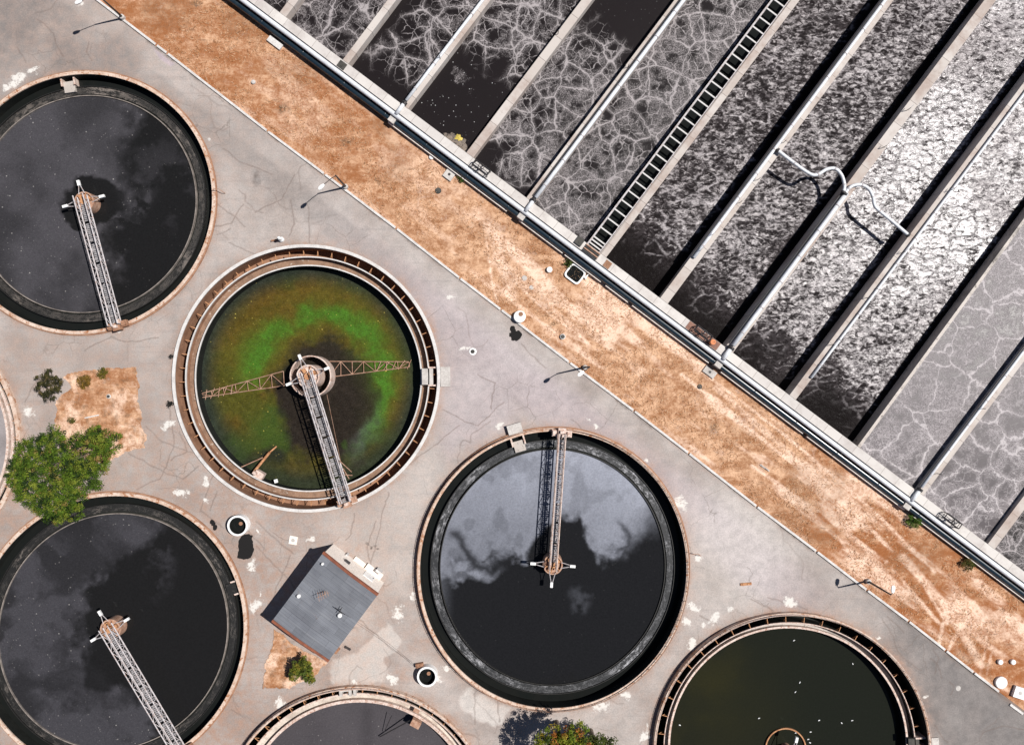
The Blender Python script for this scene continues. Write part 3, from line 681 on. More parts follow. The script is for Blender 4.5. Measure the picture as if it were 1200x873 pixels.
# ------------------------------------------------------------------ tanks
def rect_at(E, an, off0, off1, w0, w1):
    """plan quad across the channel at angle an, between inward offsets, tangential extent w0..w1"""
    p = Vector((*E.pt(an, 0), 0)); q = Vector((*E.pt(an, 3), 0)); i = (q-p).normalized(); t = Vector((-i.y, i.x, 0))
    f = lambda o, w: tuple((p+i*o+t*w)[:2])
    return f(off0,w0), f(off1,w0), f(off1,w1), f(off0,w1)
def rim_posts(E, z, h, n_, off, a0=0, a1=2*PI):
    m = MB(); ring = []
    for q in range(n_):
        an = a0+(a1-a0)*q/n_; p = E.pt(an, off); m.bar((*p, z), (*p, z+h), .05)
    for hh in (h, h*.5):
        m.tube([(*E.pt(a0+(a1-a0)*q/160, off), z+hh) for q in range(160)], .03, 4, closed=abs(a1-a0-2*PI) < 1e-6)
    return m
def tank_wet(i, label, scum, colour, mat, top=.3, box=None, width=.42, outer=None):
    """tank with a black overflow channel and a scum-filled trough inside its rim"""
    E = OV[i]; T = thing('clarifier_tank', (*E.c, 0), label, 'settling tank', 'round settling tanks in the yard')
    MB().ering(E, [(0,-.2),(0,top),(width,top),(width,top-.16),(.10,top-.16)]).build('outer_wall', M['coping'], T)
    MB().ering(E, [(.11,-3.2),(.11,top-.17),(width-.01,top-.17),(width+.03,-3.2)]).build('lining', M['lining'], T)
    MB().ering(E, [(-.16,-.2),(-.16,top*.45),(-.01,top*.45),(-.01,-.2)]).build('footing', M['rust_band'], T)
    MB().ering(E, [(width+.04,-1.2),(1.52,-1.2)], close=False).build('channel_bed', M['black_water'], T)
    MB().ering(E, [(1.44,-3),(1.44,-.62),(1.52,-.62),(1.52,-3)]).build('trough_wall', M['scum_dark'], T)
    tr = MB().ering(E, [(1.53,-.80),(1.74,-.80),(1.95,-.80),(2.16,-.80),(2.36,-.80)], close=False, seg=420).build('scum_trough', M[scum], T)
    at = tr.data.color_attributes.new('Ring', 'FLOAT_COLOR', 'POINT'); rc = np.zeros((420, 5, 4), np.float32)
    A_, O_ = np.meshgrid(np.arange(420)/420*2*PI, np.arange(5)/4, indexing='ij')
    rc[..., 0] = np.cos(A_)*9; rc[..., 1] = np.sin(A_)*9; rc[..., 2] = O_*1.6; rc[..., 3] = 1; at.data.foreach_set('color', rc.ravel())
    MB().ering(E, [(2.37,-3),(2.37,-.95),(2.53,-.95),(2.53,-3)]).build('trough_wall', M['lining'], T)
    MB().ering(E, [(2.54,-3),(2.54,-.55),(2.64,-.55),(2.64,-3)]).build('weir_ring', M['dull_ring' if i != 4 else 'scum_dark'], T)
    pool(E, 2.62, -.75, colour, mat)
    return E, T
def outlet(E, T, px, py, wall='steel_cream', w=.75, z=-.25, depth=1.35, slab='scum_pale', pad=False, top=.3):
    an = E.ang(px, py)
    for s_ in (-1, 1): MB().quadbox(*rect_at(E, an, .30, depth, s_*w-.09, s_*w+.09), -1.6, z).build('side_wall', M[wall], T)
    MB().quadbox(*rect_at(E, an, depth-.55, depth+.75, -w+.1, w-.1), -1.6, z-.25).build('outlet_box', M[slab], T)
    if pad: MB().quadbox(*rect_at(E, an, -1.15, -.02, -w-.05, w+.15), -.1, top-.1).build('landing_slab', M['conc'], T)
# north-western tank
E1, T1 = tank_wet(1, 'round tank with a grey film over its western half and a rusty-ended bridge pointing south', 'scum_brown', col1, M['pool'], .3, width=.38)
outlet(E1, T1, 77, 90, depth=1.3)
E3, T3 = tank_wet(3, 'round black-water tank beside the big green tree, its bridge running to the south-east', 'scum_dark', col3, M['pool'], .3, width=.40)
outlet(E3, T3, 290, 684, depth=1.3, slab='scum_dark')
E4, T4 = tank_wet(4, 'round tank half covered by blue-grey film, bridge reaching its northern rim', 'scum_white', col4, M['pool'], .7, width=.38)
outlet(E4, T4, 605, 510, depth=1.5, pad=True, top=.7)
rim_posts(E4, .7, .45, 90, .10).build('handrail', M['steel_rust'], T4)

def tank_dry(i, label, colour, mat, top, wz, bracket=True, nbr=56, rim='white_paint', rail=False, ledge='launder_brown', ch='brown_conc', g=None):
    """tank with a drained outer channel crossed by brackets, a launder ring and lowered water"""
    E = OV[i]; T = thing('clarifier_tank', (*E.c, 0), label, 'settling tank', 'round settling tanks in the yard')
    g = g or dict(rim=.36, ch=1.32, wall=1.46, ledge=2.24, weir=2.40)
    MB().ering(E, [(0,-.2),(0,top),(g['rim'],top),(g['rim'],top-.16),(.10,top-.16)]).build('outer_wall', M[rim], T)
    MB().ering(E, [(.11,-2.6),(.11,top-.17),(g['rim']-.01,top-.17),(g['rim'],-2.6)]).build('lining', M['lining' if ch == 'dark_conc' else 'brown_conc'], T)
    MB().ering(E, [(g['rim']+.01,-2.5),(g['ch'],-2.5)], close=False).build('channel_bed', M['lining' if ch == 'dark_conc' else ch], T)
    MB().ering(E, [(g['ch'],-.5),(g['ch'],-.25),(g['wall'],-.25),(g['wall'],-.5)]).build('channel_wall', M['white_paint' if i == 2 else 'steel_cream'], T)
    MB().ering(E, [(g['ch']+.01,-2.6),(g['ch']+.01,-.51),(g['wall']-.01,-.51),(g['wall']-.01,-2.6)]).build('lining', M['lining' if ch == 'dark_conc' else 'brown_conc'], T)
    MB().ering(E, [(g['wall']+.01,-1.3),(g['ledge'],-1.3),(g['ledge'],-2.2)], close=False, seg=420).build('launder', M[ledge], T)
    MB().ering(E, [(g['ledge']+.01,-1.5),(g['ledge']+.01,-.75),(g['weir'],-.75),(g['weir'],-.92),(g['weir']-.08,-.92),(g['weir']-.08,-1.5)]).build('weir_ring', M['white_paint' if i == 2 else 'steel_cream'], T)
    MB().ering(E, [(g['ledge']+.02,-3.4),(g['ledge']+.02,-1.52),(g['weir']-.09,-1.52),(g['weir']-.09,-.93),(g['weir']-.02,-.93),(g['weir']-.02,-3.4)]).build('lining', M['lining'], T)
    if bracket:
        first = None
        for q in range(nbr):
            an = 2*PI*q/nbr+.03
            if first is None:
                P0 = Vector((*E.pt(0, 0), 0)); first = 1
                me = bpy.data.meshes.new('bracket'); mb_ = MB()
                mb_.box(.36, 0, -.30, .62, .07, .08); mb_.bar((.62,0,-.34), (.10,0,-.95), .06); mb_.box(.05,0,-.62,.06,.07,.72)
                me.from_pydata(mb_.v, [], mb_.f); me.update(); me.materials.append(M['steel_orange'])
            o = bpy.data.objects.new('bracket', me); COL.objects.link(o); o.parent = T
            p = E.pt(an, g['ch']); pt = E.pt(an, 0)
            o.location = Vector((*p, 0))-T.location; o.rotation_euler = (0,0,math.atan2(pt[1]-p[1], pt[0]-p[0]))
    pool(E, g['weir']-.03, wz, colour, mat)
    return E, T
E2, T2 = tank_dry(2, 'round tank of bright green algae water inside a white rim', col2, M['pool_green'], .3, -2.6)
outlet(E2, T2, 520, 441, w=1.05, depth=1.45, z=.0, slab='conc', pad=True)
E6, T6 = tank_dry(6, 'round tank of plain dark olive water with white gulls afloat', col6, M['pool_clear'], .7, -2.0, nbr=44, rim='coping', ledge='scum_pale', ch='dark_conc', g=dict(rim=.30, ch=1.36, wall=1.46, ledge=1.98, weir=2.22))
rim_posts(E6, .7, .4, 80, .12).build('handrail', M['steel_cream'], T6)
outlet(E6, T6, 1094, 869, w=.5, depth=1.45, z=.0, slab='dark_conc', pad=True, top=.3)
E5, T5 = tank_dry(5, 'round tank with a broad cream launder ring, south of the grey-roofed hut', col5, M['pool'], .7, -2.0, nbr=54, rim='coping', ledge='launder_cream', ch='dark_conc', g=dict(rim=.35, ch=1.10, wall=1.25, ledge=2.05, weir=2.40))
rim_posts(E5, .7, .45, 90, .12).build('handrail', M['steel_cream'], T5)
m = MB(); an = E5.ang(411, 806)
for s_ in (-1.2, -.1, .45): MB().quadbox(*rect_at(E5, an, .34, 1.3, s_-.16, s_+.16), -1.7, .1).build('side_wall', M['conc'], T5)
m.quadbox(*rect_at(E5, an, .34, .75, -1.3, -.1), -1.7, .05); m.build('outlet_box', M['conc'], T5)
E7, T7 = tank_dry(7, 'round tank with pale crusted surface, cut off by the left edge beside the tree', col7, M['pool_clear'], .5, -1.8, nbr=44, rim='coping', ledge='scum_pale', ch='dark_conc', g=dict(rim=.5, ch=1.2, wall=1.5, ledge=2.1, weir=2.4))

# ------------------------------------------------------------------ rotating bridges
def bridge(E, label, end, centre, zc, width, feed_r, drum_r, steel, endmat, arm_r, arm_angles, big=False, ztop=.3, fz=-.3):
    """truss footbridge from the rim to a centre drum, with floats on outriggers"""
    a = W3(*centre, zc); b = W3(*end, zc)
    B = thing('rotating_bridge', (a.x, a.y, -3.0), label, 'bridge', 'half bridges over the round tanks')
    d = (b-a); L = d.length; d.normalize(); s = Vector((-d.y, d.x, 0)); up = Vector((0,0,1)); hw = width/2; H = .95
    n_ = int(L/1.1)
    tr = MB()
    for sd in (-1, 1):
        o = s*hw*sd
        tr.bar(a+o-d*.6, b+o, .15); tr.bar(a+o+up*H-d*.6, b+o+up*H, .13)
        for k in range(n_+1):
            p = a+d*(L*k/n_)+o; tr.bar(p, p+up*H, .075)
            if k < n_:
                p2 = a+d*(L*(k+1)/n_)+o
                tr.bar(p if k % 2 else p+up*H, p2+up*H if k % 2 else p2, .07)
    for k in range(n_+1):
        p = a+d*(L*k/n_); tr.bar(p-s*hw, p+s*hw, .09)
        if k < n_: p2 = a+d*(L*(k+1)/n_); tr.bar(p-s*hw if k % 2 else p+s*hw, p2+s*hw if k % 2 else p2-s*hw, .06)
    tr.build('truss', M[steel], B)
    dk = MB()                                                        # grating deck: slats with gaps
    m_ = int(L/.22); w = hw*.62
    for k in range(m_):
        p = a+d*(L*k/m_)+up*.06
        if (k*7919) % 11 == 0: continue
        dk.quadbox(*[tuple((p+d*x+s*y)[:2]) for x, y in ((0,-w),(.15,-w),(.15,w),(0,w))], p.z, p.z+.03)
    dk.build('deck', M['grating'], B)
    hr = MB()
    for sd in (-1,1): hr.bar(a+s*hw*.66*sd+up*.55, b+s*hw*.66*sd+up*.55, .06)
    hr.build('handrail', M['steel_white'], B)
    e = MB(); r0 = math.atan2(s.y, s.x)
    z0 = ztop+.02
    e.box(b.x, b.y, z0+.30, 2.3, .75, .55, r0); e.box(b.x+d.x*.35, b.y+d.y*.35, z0+.55, .9, .6, .75, r0)
    for q in (-1,1): e.box(b.x+s.x*.85*q, b.y+s.y*.85*q, z0+.45, .45, .55, .9, r0)
    e.build('end_carriage', M[endmat], B)
    MB().box(b.x+d.x*.2, b.y+d.y*.2, z0+1.1, .45, .35, .35, r0).box(b.x-d.x*.3+s.x*.5, b.y-d.y*.3+s.y*.5, z0+.95, .3, .5, .3, r0).build('drive_motor', M['steel_cream'], B)
    zt = zc-.15
    MB().lathe(a.x, a.y, [(drum_r,-3.0),(drum_r,zt),(drum_r*.86,zt),(drum_r*.86,zt-.35),(0.01,zt-.35)], 40).build('centre_drum', M['steel_cream' if big else 'steel_rust'], B)
    c = MB()
    c.lathe(a.x, a.y, [(0.01,zt+.25),(drum_r*.30,zt+.25),(drum_r*.32,zt-.3)], 16)
    for k in range(6):
        q = k*PI/3+.3; c.bar((a.x+drum_r*.25*math.cos(q), a.y+drum_r*.25*math.sin(q), zt-.2),(a.x+drum_r*.9*math.cos(q), a.y+drum_r*.9*math.sin(q), zt+.02), .10)
    for q in (.6, 2.2, 4.1): c.box(a.x+drum_r*.55*math.cos(q), a.y+drum_r*.55*math.sin(q), zt-.1, .5, .35, .45, q)
    c.build('drive_gear', M['steel_orange'], B)
    if feed_r:
        MB().lathe(a.x, a.y, [(feed_r,-3.0),(feed_r,fz),(feed_r-.14,fz),(feed_r-.14,-3.0)], 64).build('feed_well', M['steel_cream' if fz > -1 else 'steel_orange'], B)
    for aa in arm_angles:
        q = math.atan2(d.y, d.x)+R(aa); v = Vector((math.cos(q), math.sin(q), 0)); t = Vector((-v.y, v.x, 0)); zz = zt+.05
        ar = MB(); tip = a+v*arm_r; tip.z = zz
        for sd in (-1,1):
            p = a+v*drum_r*.8+t*.34*sd; p.z = zz; ar.bar(p, tip+t*.06*sd, .08)
        o = ar.build('outrigger', M['steel_white'], B)
        f_ = MB(); f_.box(tip.x+v.x*.15, tip.y+v.y*.15, zz, .62, .30, .28, q); f_.build('float', M['white'], o)
    return B, a, b, d, s
bridge(E1, 'half bridge with rusty brown end carriage, over the grey-filmed tank', (136.5,381), (97.5,236), 1.0, 1.15, 0, 1.15, 'steel_white', 'rust_band', 2.05, (180, 90, -90), ztop=.3)
B2, a2, b2, d2, s2 = bridge(E2, 'half bridge over the green algae tank, with long scraper trusses', (406,588), (360.5,441), 1.0, 1.25, 2.45, 1.35, 'steel_white', 'steel_rust', 2.25, (185, 95, -85), big=True, ztop=.3)
bridge(E3, 'half bridge running south-east over the black-water tank by the tree', (214,881), (128.5,738), 1.0, 1.15, 0, 1.2, 'steel_white', 'rust_band', 2.1, (180, 90, -90), ztop=.3)
bridge(E4, 'half bridge from the northern rim to the middle of the blue-grey filmed tank', (658.5,508), (648,662), 1.2, .80, 0, 1.15, 'steel_cream', 'steel_cream', 2.15, (180, 90, -90), ztop=.7)
bridge(E6, 'half bridge in the dark olive tank, with ring-shaped feed well', (936,1042), (929,888), .6, 1.1, 2.45, .6, 'steel_white', 'rust_band', 2.0, (165,), ztop=.7, fz=-1.75)
# scraper trusses of the green tank
def scraper(pts_top, pts_bot, tines):
    m = MB(); z = -2.35; A = [W3(*p, z) for p in pts_top]; Bp = [W3(*p, z) for p in pts_bot]; k = 7
    def at(P, t): return P[0].lerp(P[1], t)
    m.bar(A[0], A[1], .09); m.bar(Bp[0], Bp[1], .09)
    for j in range(k+1):
        t = j/k; m.bar(at(A,t), at(Bp,t), .07)
        if j < k: m.bar(at(A,t), at(Bp,(j+1)/k), .065) if j % 2 else m.bar(at(Bp,t), at(A,(j+1)/k), .065)
    ax = (A[1]-A[0]).normalized(); n_ = Vector((-ax.y, ax.x, 0))
    for j in range(tines):
        t = .62+.38*j/(tines-1); c_ = at(A,t).lerp(at(Bp,t), .5); v = (ax*.45*(1 if j % 2 else .6)+n_*.62)
        m.bar(c_-v*.9, c_+v*.9, .07)
    return m
scraper([(332,435),(233,462)], [(333,452),(235,466)], 6).build('scraper_arm', M['steel_rust'], B2)
scraper([(386,423.5),(479,424)], [(386,442),(480,430)], 5).build('scraper_arm', M['steel_rust'], B2)
m = MB(); z = -.2
m.bar(W3(383,462,-1), W3(400,545,.4), .035); m.bar(W3(398,540,1.2), W3(412,553,.6), .08); m.bar(W3(400,556,.6), W3(413,557,.6), .09); m.bar(W3(402,549,.6), W3(409,561,.6), .09)
m.build('skimmer', M['steel_rust'], B2)
# scum pipes standing in tanks
T = thing('scum_pipe', W3(305,545,-2.6), 'orange rusty scum pipe with box standing in the green tank', 'pipe')
m = MB(); m.tube([W3(295,556,-1.6), W3(316,530,-1.8)], .16, 10); m.tube([W3(316,530,-1.8), W3(324,523,-2.3)], .10, 8); m.build('pipe', M['steel_orange'], T)
MB().bar(W3(281,548,-1.2), W3(308,536,-1.7), .10).build('brace', M['steel_rust'], T)
c_ = W(303,557,-1.0); m = MB(); m.box(*c_, -1.4, 1.1, .9, .9, R(-30)); m.box(c_[0]-.35, c_[1]+.3, -.8, .5, .3, .5, R(-30)); m.build('valve_box', M['steel_cream'], T)
tag(MB().box(*W(323.5,563.5,-1.6), -1.6, .38, .42, .25, R(15)).tube([W3(323.5,563.5,-3), W3(323.5,563.5,-1.6)], .06, 6).build('float_switch', M['white']), 'small white float box on the water near the south rim of the green tank', 'float')
T = thing('scum_pipe', W3(487,849,-2), 'rusty box with two dark pipes reaching over the tank with the cream launder', 'pipe')
c_ = W(487,848,-.3); m = MB(); m.box(*c_, -.6, 1.15, .8, .8, R(-28)); m.box(c_[0]+.1, c_[1]+1.55, -.55, .7, .5, .5, R(-28)); m.build('valve_box', M['steel_rust'], T)
m = MB(); m.bar(W3(482,843,-.6), W3(445,863,-1.6), .12); m.bar(W3(459,838,-.6), W3(450,858,-1.5), .07); m.build('pipe', M['steel_dark'], T)

# gulls afloat on the olive tank
def gull(px, py, z, rot):
    m = MB(); x, y = W(px, py, z); st = [(-.26,.02,.10),(-.16,.08,.10),(0,.12,.10),(.12,.10,.11),(.2,.06,.17),(.27,.055,.22),(.32,.02,.21)]
    P = [(x+t*.5*math.cos(rot), y+t*.5*math.sin(rot), z+h*.6) for t, _, h in st]
    m.tube(P, [q*.62 for _, q, _ in st], 8); return m
GM = N('gull_feathers'); GM = GM.set(GM.mix(GM.noise(GM.coord(), 4, 3), (.8,.8,.78), (.55,.56,.58)), .7)
for i, (x, y) in enumerate([(999,777.4),(931.6,810.4),(937,799),(889,841),(959.6,843.4),(986,846.6),(998,843.6),(932.4,858),(949.4,857),(949,869.6),(946.6,865.6),(930,750),(796.5,849)]):
    tag(gull(x, y, -2.0, random.uniform(0,6.3)).build('gull', GM, smooth=True), 'small white gull afloat on the dark olive tank', 'gull', 'gulls on the dark olive tank')

# ------------------------------------------------------------------ aeration basin
ZT = 1.5; ZL, ZR, ZP = .15, -1.05, .85
WALLS = [(-466,-466,9), (-374,-374,8), (-287,-283,9), (-192,-190,10), (-103.5,-103.5,11), (3.5,4.5,8.5), (92.5,90.5,11), (188,187,11), (281,281,9), None, (467.5,467.5,10), (572,572,10), (667,667,10)]
VB, VE = 173.4, 760
BA = thing('aeration_basin', UV(100, 168, 0), 'large concrete aeration basin divided into long foaming lanes', 'basin')
mb = MB()
def slabquad(u0, u1, v0, v1, z): return [tuple(UV(u, v, z)[:2]) for u, v in ((u0,v0),(u1,v0),(u1,v1),(u0,v1))]
mb.quadbox(*slabquad(-620, 800, 163.0, VB, ZT), -3, ZT)
n = N('walkway_slabs'); c = n.mapping(n.coord(), (1,1,1), R(36.87))
wv = n.node('TexBrick'); n.put(wv.inputs['Vector'], c)
for k_, v_ in (('Scale',1.0),('Mortar Size',.018),('Brick Width',2.05),('Row Height',5.0),('Bias',-.2)): wv.inputs[k_].default_value = v_
wv.offset = 0
wv.inputs['Color1'].default_value = (.56,.53,.50,1); wv.inputs['Color2'].default_value = (.47,.44,.42,1); wv.inputs['Mortar'].default_value = (.20,.17,.15,1)
c0 = n.coord(); col = n.mix(n.ramp(n.noise(c0, .5, 6, .7), .4, .75, 0, .7), wv.outputs['Color'], (.34,.30,.28))
col = n.mix(n.ramp(n.noise(c0, 2.5, 6, .75), .60, .72, 0, .6), col, (.22,.17,.15)); n.bump(n.noise(c0, 9, 4), .3, .02)
M['slabs'] = n.set(col, .9, 0, .2)
mb.build('edge_walkway', M['slabs'], BA)
n = N('divider_wall_concrete'); c = n.mapping(n.coord(), (1,1,1), R(36.87))
wv = n.node('TexBrick'); n.put(wv.inputs['Vector'], c); wv.offset = 0
for k_, v_ in (('Scale',1.0),('Mortar Size',.02),('Brick Width',900.0),('Row Height',3.1),('Bias',0.0)): wv.inputs[k_].default_value = v_
wv.inputs['Color1'].default_value = (.50,.46,.43,1); wv.inputs['Color2'].default_value = (.42,.37,.335,1); wv.inputs['Mortar'].default_value = (.08,.06,.055,1)
c0 = n.coord(); col = n.mix(n.ramp(n.noise(c0, .25, 6, .7), .42, .7, 0, .8), wv.outputs['Color'], (.31,.235,.20))
col = n.mix(n.ramp(n.noise(c0, 1.6, 7, .75), .58, .72, 0, .6), col, (.19,.15,.135)); n.bump(n.noise(c0, 9, 4), .3, .02)
M['divider'] = n.set(col, .9, 0, .2)
for wl in WALLS:
    if not wl: continue
    u0, u1, wd = wl; m = MB()
    pts = [UV(u0-wd/2, VB+.3, ZT), UV(u0+wd/2, VB+.3, ZT), UV(u1+wd/2, VE, ZT), UV(u1-wd/2, VE, ZT)]
    m.quadbox(*[tuple(p[:2]) for p in pts], -3, ZT-.01); m.build('divider_wall', M['divider'], BA)
m = MB(); m.quadbox(*[tuple(UV(u, v, .9)[:2]) for u, v in ((376,VB+.3),(379.5,VB+.3),(372.5,VE),(369,VE))], -3, ZP+.05); m.build('divider_wall', M['scum_pale'], BA)

# lanes of water
def lane(ua, ub, z, mat, fn):
    st = 1.6; U = np.arange(-1, 1.0001, 2/max(2,int(abs(ub[0]-ua[0])/st))); V_ = np.arange(VB-1, VE, st)
    T_, B = np.meshgrid((U+1)/2, V_); f = (B-VB)/(VE-VB)
    A = (ua[0]+(ua[1]-ua[0])*f)*(1-T_)+(ub[0]+(ub[1]-ub[0])*f)*T_
    px = 600+.8*A+.6*B; py = 436+.6*A-.8*B; k = (D-z)/D*.1
    L, F_, C__ = fn(A, B, T_, px, py)
    P = np.stack([(px-600)*k, (436.5-py)*k, np.full_like(A, z)], -1).reshape(-1,3)
    m1 = np.stack([np.clip(q,0,1).ravel() for q in (L, F_, C__)], -1)
    o = grid_mesh('water', P, grid_idx(A.shape[1], A.shape[0]), mat, {'M1': m1}); tag(o, kind='structure')
def fld(px, py, s, seed): return fbm(px/s, py/s, 4, seed)
def fA(cfg):
    def f(A, B, T_, px, py):
        n1 = fld(px, py, 40, cfg['s']); n2 = fld(px, py, 90, cfg['s']+.5)
        L = np.full_like(A, cfg['L'])*(.8+.4*n2); F_ = cfg['F']+cfg.get('Fn',.5)*(n2-.5)
        calm = np.zeros_like(A)
        for kind, p0, p1 in cfg.get('calm', []):
            q = {'v<': 1-sm(p0,p1,B+(n1-.5)*60), 'v>': sm(p0,p1,B+(n1-.5)*60), 't<': 1-sm(p0,p1,T_+(n1-.5)*.5), 't>': sm(p0,p1,T_+(n1-.5)*.5)}[kind]
            calm = np.maximum(calm, q)
        C__ = calm*cfg.get('sparkle', .5)
        for x, y, r_ in cfg.get('boil', []):
            b_ = 1-sm(.5,1.1,np.hypot(px-x,py-y)/r_); F_ = np.maximum(F_, b_*.42); 
        F_ = F_*(1-calm); L = L*(1-calm)
        for x, y, r_ in cfg.get('boil', []):
            b_ = 1-sm(.1,1.25,np.hypot(px-x,py-y)/r_+(n1-.5)*.5); F_ = np.maximum(F_, b_*.62)
        return L, F_, C__
    return f
g = 5.0
lane((-560,-560),(-466-g+.5,-466-g+.5), ZL, M['lacy'], fA(dict(s=101,L=.95,F=.62)))
lane((-466+4,-466+4),(-374-3.5,-374-3.5), ZL, M['lacy'], fA(dict(s=101,L=.95,F=.62)))
lane((-374+3.5,-374+3.5),(-287-4,-283-4), ZL, M['lacy'], fA(dict(s=102,L=.95,F=.60,calm=[('t<',.10,.30),('v<',195,225)],sparkle=.12)))
lane((-287+4,-283+4),(-192-4.5,-190-4.5), ZL, M['lacy'], fA(dict(s=103,L=1,F=.66,calm=[('v<',262,292)],sparkle=.8,boil=[(545,93,28)])))
lane((-192+4.5,-190+4.5),(-103.5-5,-103.5-5), ZL, M['lacy'], fA(dict(s=104,L=1,F=.74,calm=[('v>',352,378),('v<',180,200)],sparkle=.15)))
lane((-103.5+5,-103.5+5),(-21.5,-19.5), ZL, M['lacy'], fA(dict(s=105,L=1,F=.74,Fn=.4)))
def fB(cfg):
    def f(A, B, T_, px, py):
        n1 = fld(px, py, 34, cfg['s']); n2 = fld(px, py, 80, cfg['s']+.3)
        F_ = cfg['F']+.22*(n2-.5)+cfg.get('up',0)*sm(200,600,B)
        edge = 1-sm(cfg.get('e0',.80), cfg.get('e1',.93), T_+(n1-.5)*.10); low = sm(cfg['v0']-12, cfg['v0']+80, B+(n1-.5)*50)  # foam faded to dark water along one wall, painting its shadow wider
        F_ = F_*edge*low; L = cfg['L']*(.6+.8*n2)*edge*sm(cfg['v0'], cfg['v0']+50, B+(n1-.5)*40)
        for x, y, rx in cfg.get('calm', []):
            q = 1-sm(.4,1.1,np.hypot(px-x,py-y)/rx); F_ = F_*(1-.8*q)
        C__ = cfg.get('C',0)*sm(.25,.55,n2)*sm(210,480,B)  # painted glint mask, growing up the lane
        return L, F_, C__
    return f
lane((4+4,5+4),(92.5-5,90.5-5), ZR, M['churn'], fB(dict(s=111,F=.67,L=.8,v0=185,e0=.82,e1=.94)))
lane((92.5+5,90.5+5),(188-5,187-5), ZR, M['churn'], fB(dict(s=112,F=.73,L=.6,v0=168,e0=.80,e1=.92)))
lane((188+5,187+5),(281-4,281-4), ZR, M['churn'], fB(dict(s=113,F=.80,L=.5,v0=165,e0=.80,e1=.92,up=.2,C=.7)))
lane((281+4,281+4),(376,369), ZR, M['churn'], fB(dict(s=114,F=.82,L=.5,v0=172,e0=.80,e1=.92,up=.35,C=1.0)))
lane((379,372),(467.5-4.5,467.5-4.5), ZP, M['lacy_pale'], fA(dict(s=121,L=1,F=.72,Fn=.7)))
lane((467.5+4.5,467.5+4.5),(572-4.5,572-4.5), ZP, M['lacy_pale'], fA(dict(s=122,L=1,F=.66,Fn=.7)))
lane((572+4.5,572+4.5),(667-4.5,667-4.5), ZP-.3, M['lacy'], fA(dict(s=123,L=1,F=.66)))
# yellow froth at an inlet
def patch(px, py, rx, ry, rot, z, h, seed):
    m = MB(); x, y = W(px,py,z); rg = random.Random(seed); k = 40; ph = [rg.uniform(0,6.3) for _ in range(5)]
    ring = []
    for q in range(k):
        a = 2*PI*q/k; w_ = 1+.22*math.sin(2*a+ph[0])+.16*math.sin(3*a+ph[1])+.12*math.sin(5*a+ph[2])+.10*math.sin(9*a+ph[3])
        X, Y = rx*w_*math.cos(a), ry*w_*math.sin(a); c_, s_ = math.cos(R(rot)), math.sin(R(rot)); ring.append((X*c_-Y*s_, X*s_+Y*c_))
    m.v = [(x,y,z+h)]+[(x+p*f, y+q*f, z+h*(1-f)+.004) for f in (.5,1) for p, q in ring]
    m.f = [(0,1+q,1+(q+1)%k) for q in range(k)]+[(1+q,1+k+q,1+k+(q+1)%k,1+(q+1)%k) for q in range(k)]
    return m
tag(patch(536,166,1.35,.75,-37,ZL,.05,3).build('foam_patch', scum_mat('brown_froth', (.13,.10,.08), (.26,.21,.17), (.03,.025,.022), .36)), 'brown froth patch in the walkway corner of the calm black lane', 'froth')
tag(patch(537.5,161.5,.42,.34,20,ZL+.05,.12,5).build('foam_patch', scum_mat('yellow_froth', (.45,.34,.05), (.70,.58,.12), (.25,.18,.05), .34)), 'small bright yellow froth spot on the brown froth patch', 'froth')

# open channel with cross struts along one wall
CH = thing('open_channel', UV(-10, 300, ZL), 'long open channel with ladder-like white cross struts along a basin wall', 'channel')
m = MB(); m.quadbox(*[tuple(UV(u,v,.5)[:2]) for u, v in ((-18.6,VB),(-1,VB),(0,VE),(-17,VE))], -.6, .42); m.build('channel_bed', M['black_water'], CH)
for u0, u1, wd, mt in ((-19.2,-16.6,2.0,'steel_white'),(-1.9,-.9,1.2,'steel_white')):
    m = MB(); m.quadbox(*[tuple(UV(u,v,ZT)[:2]) for u, v in ((u0-wd/2,VB),(u0+wd/2,VB),(u1+wd/2,VE),(u1-wd/2,VE))], -.8, ZT+.02); m.build('side_rail', M[mt], CH)
first = None; v = VB+3; k = 0
while v < 660:
    if first is None:
        me = bpy.data.meshes.new('strut'); q = MB(); q.box(0,0,0, 1.66,.16,.12); me.from_pydata(q.v, [], q.f); me.update(); me.materials.append(M['steel_strut'])
        first = 1
    o = bpy.data.objects.new('strut', me); COL.objects.link(o); o.parent = CH
    p = UV(-10.4+(v-VB)*.0025, v, ZT-.05); o.location = p-Vector(CH.location); o.rotation_euler = (0,0,R(-36.87))
    k += 1; v += 4.2 if k < 3 else 13.4
# pipes along the outer edge
def strip_u(u0, u1, v, z, r, name, mat, label, cat, step=40, seg=14):
    n_ = max(2, int((u1-u0)/step)); P = [UV(u0+(u1-u0)*i/n_, v, z) for i in range(n_+1)]
    return MB().tube(P, r, seg)
PM = thing('water_main', UV(100,152,.7), 'long thick dark navy pipe along the foot of the aeration basin', 'pipe')
strip_u(-620, 820, 152, .72, .36, '', 0, '', '').build('pipe', M['navy'], PM, smooth=True)
for u in range(-540, 660, 60): MB().tube([UV(u,152,.72), UV(u+1.2,152,.72)], .385, 14).build('coupling', M['navy'], PM, smooth=True)
for u in range(-530, 660, 60): MB().quadbox(*slabquad(u,u+6,149.6,154.4,.3), -.2, .42).build('pipe_support', M['conc'], PM)
AH = thing('air_header', UV(100,159,1.2), 'long white air pipe beside the slab walkway of the basin', 'pipe')
strip_u(-620, 820, 158.9, 1.42, .275, '', 0, '', '').build('pipe', M['pipe_white'], AH, smooth=True)
for u in range(-540, 660, 60): MB().quadbox(*slabquad(u,u+4,157.2,163,.8), .2, 1.2).build('pipe_support', M['conc'], AH)
LB = MB()
